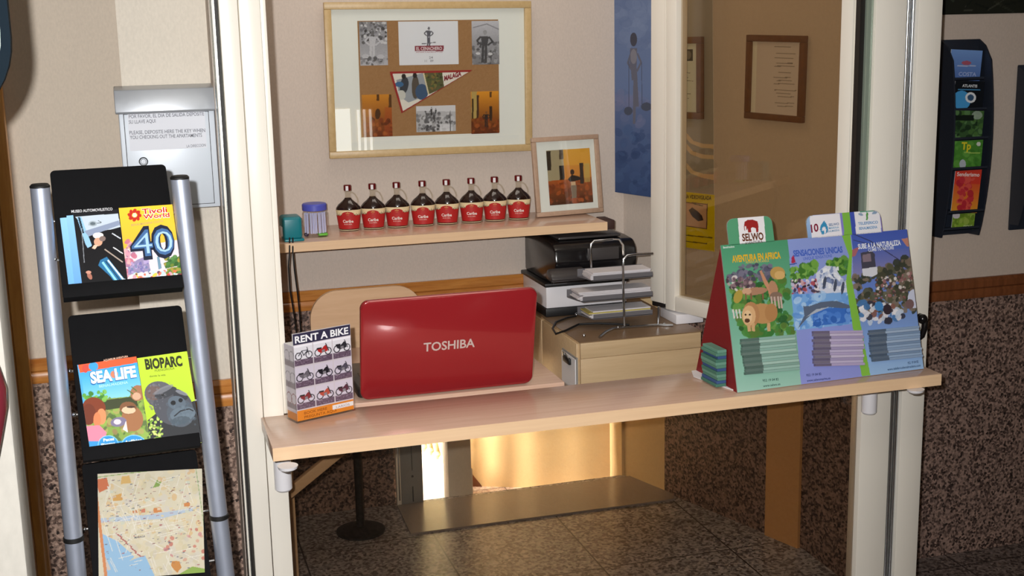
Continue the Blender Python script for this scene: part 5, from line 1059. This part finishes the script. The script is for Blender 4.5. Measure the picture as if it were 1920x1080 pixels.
def cmap(a):
    a.poly([(170, 895), (370, 870), (410, 1100), (190, 1100)], 'e6dcc0'); R = [(182, 900), (365, 876), (390, 1080), (196, 1080)]
    a.spots(R, ['ece2c8', 'dccfa8', 'e8d8b4', 'e0d8cc', 'd8cfc0'], 260, 3, 10, .6); a.spots([(188, 895), (365, 876), (385, 1000), (196, 1010)], ['f2e0b4', 'ecca90', 'e8b878'], 40, 3, 8, .6)
    a.poly([(178, 900), (200, 896), (205, 915), (186, 924)], 'd8703c'); a.poly([(228, 894), (242, 892), (246, 906), (226, 908)], 'e4b868'); a.poly([(212, 930), (228, 925), (230, 938), (212, 940)], 'e0a850'); a.poly([(288, 912), (294, 900), (302, 904), (298, 912), (286, 915)], '8aac4c'); a.poly([(344, 944), (356, 941), (356, 949), (345, 950)], 'dc8c48')
    a.poly([(188, 972), (290, 964), (372, 950), (373, 955), (300, 973), (189, 980)], 'c0cfe0'); a.poly([(248, 958), (256, 956), (258, 962), (248, 962)], 'd08450'); a.poly([(264, 956), (272, 953), (272, 961), (264, 962)], 'd88060'); a.poly([(288, 953), (300, 951), (304, 960), (286, 962)], 'dc8a44')
    a.poly([(190, 1000), (222, 1016), (252, 1044), (242, 1052), (258, 1046), (272, 1042), (290, 1080), (200, 1085)], '9cc8ec'); a.poly([(192, 1030), (200, 1050), (208, 1068), (202, 1070), (194, 1050)], 'dccfc4')
    for k in range(5): a.line([(217+k*9, 1000+k*9), (229+k*9, 1008+k*9)], 2.5, 'b8605a')
    a.poly([(322, 1052), (336, 1052), (340, 1064), (332, 1074), (320, 1062)], 'd89040'); a.poly([(336, 1076), (360, 1062), (392, 1068), (400, 1085), (330, 1085)], '96b84c'); a.spots([(305, 1000), (380, 985), (388, 1050), (308, 1050)], ['d8806c', 'd89090', 'e0a890', 'cc7060'], 22, 2, 5, .8)
    for k in range(70):
        x, y = rng.uniform(190, 370), rng.uniform(895, 1000); L = rng.uniform(3, 8); a.poly([(x, y), (x+L, y-L*.2), (x+L*1.2, y+L*.5), (x+L*.2, y+L*.7)], ['ecd8a8', 'e4c898', 'd8dcc8', 'f0dcc0', 'dcc8b4'][k % 5], .9)
    for k in range(80):
        x, y = rng.uniform(190, 370), rng.uniform(895, 1070); t = rng.choice([-.2, -.25, 1.25, 1.1, .5, -1.3]); L = rng.uniform(15, 50); a.line([(x, y), (x+L*math.cos(t), y+L*math.sin(t))], 1.1, 'f8f2e4', .9)
    for k in range(170):
        x, y = rng.uniform(190, 372), rng.uniform(890, 1070); L = rng.uniform(1.5, 6); a.line([(x, y), (x+L, y-L*.14)], 1.3, ['6a6470', '8c5a5a', '5a6480', 'b05858'][rng.integers(4)], .8)
    a.poly([(174, 896), (179, 896), (202, 1085), (196, 1085)], 'e08a4c'); a.line([(176, 896), (366, 872)], 1.4, '90b060'); a.line([(366, 872), (396, 1085)], 1.4, 'a0b880'); a.a *= 0.80; a.text('MALAGA', (252, 1010), (272, 1007), 3.5, '4a4a58', .02)
brochure(2, 'city_map', 'large folded city street map on the lowest rack panel', 'map', (192, 1080), (396, 1080), (176, 897), (366, 872), 'e6dcc0', cmap, 0.004, 210)

# foreground: wall mirror and flower vase by the white plaster wall at the left edge
mx = aty(17, 20, 1.90); mz = float(mx[2])
Mi = thing('wall_mirror', 'round-cornered mirror with a dark blue frame at the top left', 'mirror', (mx[0]-0.25, 1.74, mz+0.15))
def superell(rx, rz, n=48, p=3.2): return [(rx*math.copysign(abs(math.cos(t))**(2/p), math.cos(t)), rz*math.copysign(abs(math.sin(t))**(2/p), math.sin(t))) for t in np.linspace(0, 2*PI, n, endpoint=False)]
xe = float(aty(18, 40, 1.735)[0]); MR = 0.115; lowz = float(aty(18, 70, 1.735)[2])-MR; MW, MH = 0.5, 0.68; Mi.location = (xe-MW, 1.735, lowz)
def inset(pts, d): return [(MW/2+(a_-MW/2)*(MW-2*d)/MW, MH/2+(c_-MH/2)*(MH-2*d)/MH) for a_, c_ in pts]
mb = MB(); out = rrect(MW, MH, MR, 10); inn = inset(out, 0.011); n = len(out)
V = [(a_, -0.012, c_) for a_, c_ in out]+[(a_, -0.012, c_) for a_, c_ in inn]+[(a_, 0.014, c_) for a_, c_ in out]+[(a_, 0.014, c_) for a_, c_ in inn]; fsx = []
for i in range(n): j = (i+1) % n; fsx += [(i, j, n+j, n+i), (2*n+i, 3*n+i, 3*n+j, 2*n+j), (i, 2*n+i, 2*n+j, j), (n+i, n+j, 3*n+j, 3*n+i)]
mb.add(V, fsx, M['mirror_frame']); mb.build('frame', Mi)
mb = MB(); mb.prism(inn, -0.006, 0.013, M['mirror']); mb.build('glass', Mi)
vq = aty(2, 800, 1.66); vz0 = float(aty(2, 880, 1.66)[2])
Va = thing('flower_vase', 'red glazed wall vase with green sprigs at the left edge before the rough white wall', 'vase', (vq[0]-0.020, 1.70, vz0))
mb = MB(); mb.lathe([(0, 0), (0.008, 0.0), (0.016, 0.03), (0.026, 0.07), (0.0275, 0.095), (0.022, 0.12), (0.018, 0.135), (0.015, 0.134), (0.018, 0.11)], M['vase'], 28); mb.box(-0.01, 0.01, 0.015, 0.05, 0.08, 0.10, M['vase'], 0.002); mb.build('pot', Va)
for k in range(9):
    a_ = rng.uniform(0, 2*PI); r_ = rng.uniform(.004, .02); hgt = rng.uniform(0.16, 0.205); p_ = (r_*math.cos(a_), r_*math.sin(a_)*.7, hgt)
    mb = MB(); mb.tube([(0, 0, 0.11), (p_[0]*.5, p_[1]*.5, .14), p_], 0.0012, M['leaf'], 6)
    for q_ in range(5): b_ = rng.uniform(0, 2*PI); mb.sphere((p_[0]+.006*math.cos(b_), p_[1]+.004*math.sin(b_), hgt-.008*q_), (0.006, 0.003, 0.006), M['leaf'], 8)
    mb.build('sprig', Va)

# ================================================================== RIGHT CORRIDOR
yr = 3.19
rx0, rx1 = float(aty(1754, 250, 3.285)[0]), float(aty(1846, 250, 3.235)[0])
z0r, z1r = float(aty(1790, 441, 3.27)[2]), float(aty(1800, 74, 3.28)[2])
BR = thing('wall_brochure_holder', 'tall dark navy brochure holder on the corridor wall right of the partition', 'brochure holder', ((rx0+rx1)/2, 3.287, z0r)); BO = (-(rx0+rx1)/2, -3.287, -z0r); HR = z1r-z0r
mb = MB(); mb.box(rx0, rx1, 3.279, 3.287, z0r, z1r, M['navy'], 0.003); mb.build('back_plate', BR, BO)
curve = [(3.28, z0r+HR*t) for t in (0, 1)]
pr = [(3.28, z0r), (3.235, z0r+0.002)]+[(3.235-0.038*math.sin(PI*t)**0.8, z0r+HR*t) for t in np.linspace(0.06, 0.9, 12)]+[(3.25, z0r+HR*.97), (3.28, z0r+HR)]
for xx in (rx0, rx1-0.004):
    mb = MB(); mb.prism(pr, xx, xx+0.005, M['navy'], axis='x'); mb.build('side_panel', BR, BO)
lf = [('light blue travel leaflet at the top of the navy corridor holder', [(1784, 150), (1838, 152), (1778, 92), (1841, 95)], '6a8cc8', lambda a: (a.vgrad([(1770, 90), (1845, 90), (1845, 155), (1770, 155)], '7aa0dc', '5674b4'), a.ell(1812, 118, 9, 4, 'c05058', .8), a.line([(1795, 123), (1830, 124)], 2, 'c8d0e8', .8), a.text('COSTA', (1797, 142), (1830, 143), 7, 'a8b8e0', .02))),
      ('black and blue leaflet with a white ring below the light blue one', [(1788, 207), (1843, 208), (1790, 152), (1845, 153)], '14181e', lambda a: (a.ell(1803, 188, 17, 18, '4aa0dc'), a.ell(1820, 183, 10, 10, 'e8ecf0'), a.ell(1820, 183, 6, 6, '3a5a7c'), a.text('ATLANTIS', (1804, 163), (1832, 164), 5, 'e0e4e8', .03), a.line([(1796, 168), (1838, 169)], 2, '4a90c0'))),
      ('dark green landscape leaflet in the middle of the navy corridor holder', [(1788, 262), (1842, 262), (1788, 207), (1844, 208)], '3a5a34', lambda a: (a.spots([(1788, 208), (1843, 208), (1842, 262), (1788, 262)], ['2c4a28', '4a7038', '5c8450', '1f3420'], 60, 3, 8), a.ell(1832, 216, 10, 8, 'a8b8a8', .8), a.rect(1790, 216, 1826, 226, '16201a'))),
      ('grass green leaflet with yellow lettering in the navy corridor holder', [(1786, 318), (1840, 318), (1787, 262), (1842, 262)], '4c8a34', lambda a: (a.spots([(1786, 262), (1842, 262), (1840, 318), (1786, 318)], ['5a9a3c', '3f7a2c', '6aa848'], 40, 3, 8, .6), a.text('Tp', (1802, 280), (1820, 280), 13, 'e0d030', .04), a.line([(1808, 286), (1838, 287)], 2, 'a8c860'), a.ell(1805, 308, 6, 9, 'b8c0c8'), a.ell(1835, 270, 4, 4, 'd8dcd0'))),
      ('red and orange leaflet near the bottom of the navy corridor holder', [(1786, 398), (1832, 400), (1789, 316), (1841, 316)], 'd84030', lambda a: (a.vgrad([(1780, 345), (1845, 345), (1845, 402), (1780, 402)], 'dc5a30', 'e8a030'), a.spots([(1795, 335), (1825, 335), (1820, 392), (1800, 392)], ['c83440', 'e0584c', 'b82a38'], 40, 3, 8), a.text('Senderismo', (1794, 330), (1836, 331), 7, 'f4e4e0', .02))),
      ('green leaflet at the foot of the navy corridor holder', [(1785, 430), (1826, 430), (1786, 399), (1828, 400)], '7a9a34', lambda a: (a.spots([(1785, 400), (1826, 400), (1826, 430), (1785, 430)], ['8ab03c', '6a8a2c', 'a0b850'], 30, 2, 6), a.ell(1793, 404, 7, 6, 'd8d0d4'), a.text('GOLF', (1806, 426), (1822, 426), 4, 'd8e0b0', .02)))]
dep_ = [3.252, 3.232, 3.218, 3.215, 3.218, 3.236]
for (lab, px, bg, fn), yy in zip(lf, dep_):
    s2 = Sheet.from_px((0, yy, 0), (0, 1, 0), (0, 0, 1), *px); a = Art(s2, bg, nx=70); fn(a); flat_thing('leaflet', lab, 'brochure', s2, a, 0.002, 'print_gloss')
    mb = MB(); zb_ = s2.o[2]; mb.box(rx0+0.006, rx1-0.004, yy-0.006, yy-0.004, zb_-0.003, zb_+0.006, M['navy']); mb.box(rx0+0.006, rx1-0.004, yy-0.006, 3.279, zb_-0.004, zb_-0.001, M['navy']); mb.build('pocket_ledge', BR, BO)
# second holder, mostly out of view, and a dark picture above
hx = float(aty(1910, 300, 3.25)[0])
H2 = thing('wall_brochure_holder', 'dark holder edge cut off at the right border of the photo', 'brochure holder', (hx+0.07, 3.287, z0r)); HO = (-(hx+0.07), -3.287, -z0r)
mb = MB(); mb.box(hx+0.004, hx+0.14, 3.279, 3.287, z0r, z1r-0.08, M['navy'], 0.003); mb.build('back_plate', H2, HO)
for xx in (hx, hx+0.135):
    mb = MB(); mb.prism([(a_, z0r+0.02+(c_-z0r)*0.82) for a_, c_ in pr], xx, xx+0.005, M['navy'], axis='x'); mb.build('side_panel', H2, HO)
pq = Sheet((2.12, 3.284, float(aty(1800, 27, 3.28)[2])), (1, 0, 0), (0, 0, 1), 0.75, 0.5)
a = Art(pq, '1e2018', nx=200)
for k in range(60):
    x, y = rng.uniform(1700, 2050), rng.uniform(-150, 25); t = rng.uniform(-.9, .9); L = rng.uniform(15, 50); a.line([(x, y), (x+L*math.cos(t), y+L*math.sin(t))], rng.uniform(1, 4), ['34382c', '2c2a20', '3c4438', '101410', '4a4a40'][rng.integers(5)], .8)
flat_thing('dark_picture', 'dark leafy picture at the top right above the corridor brochure holder', 'picture', pq, a, 0.015, 'print_matt', back='black')
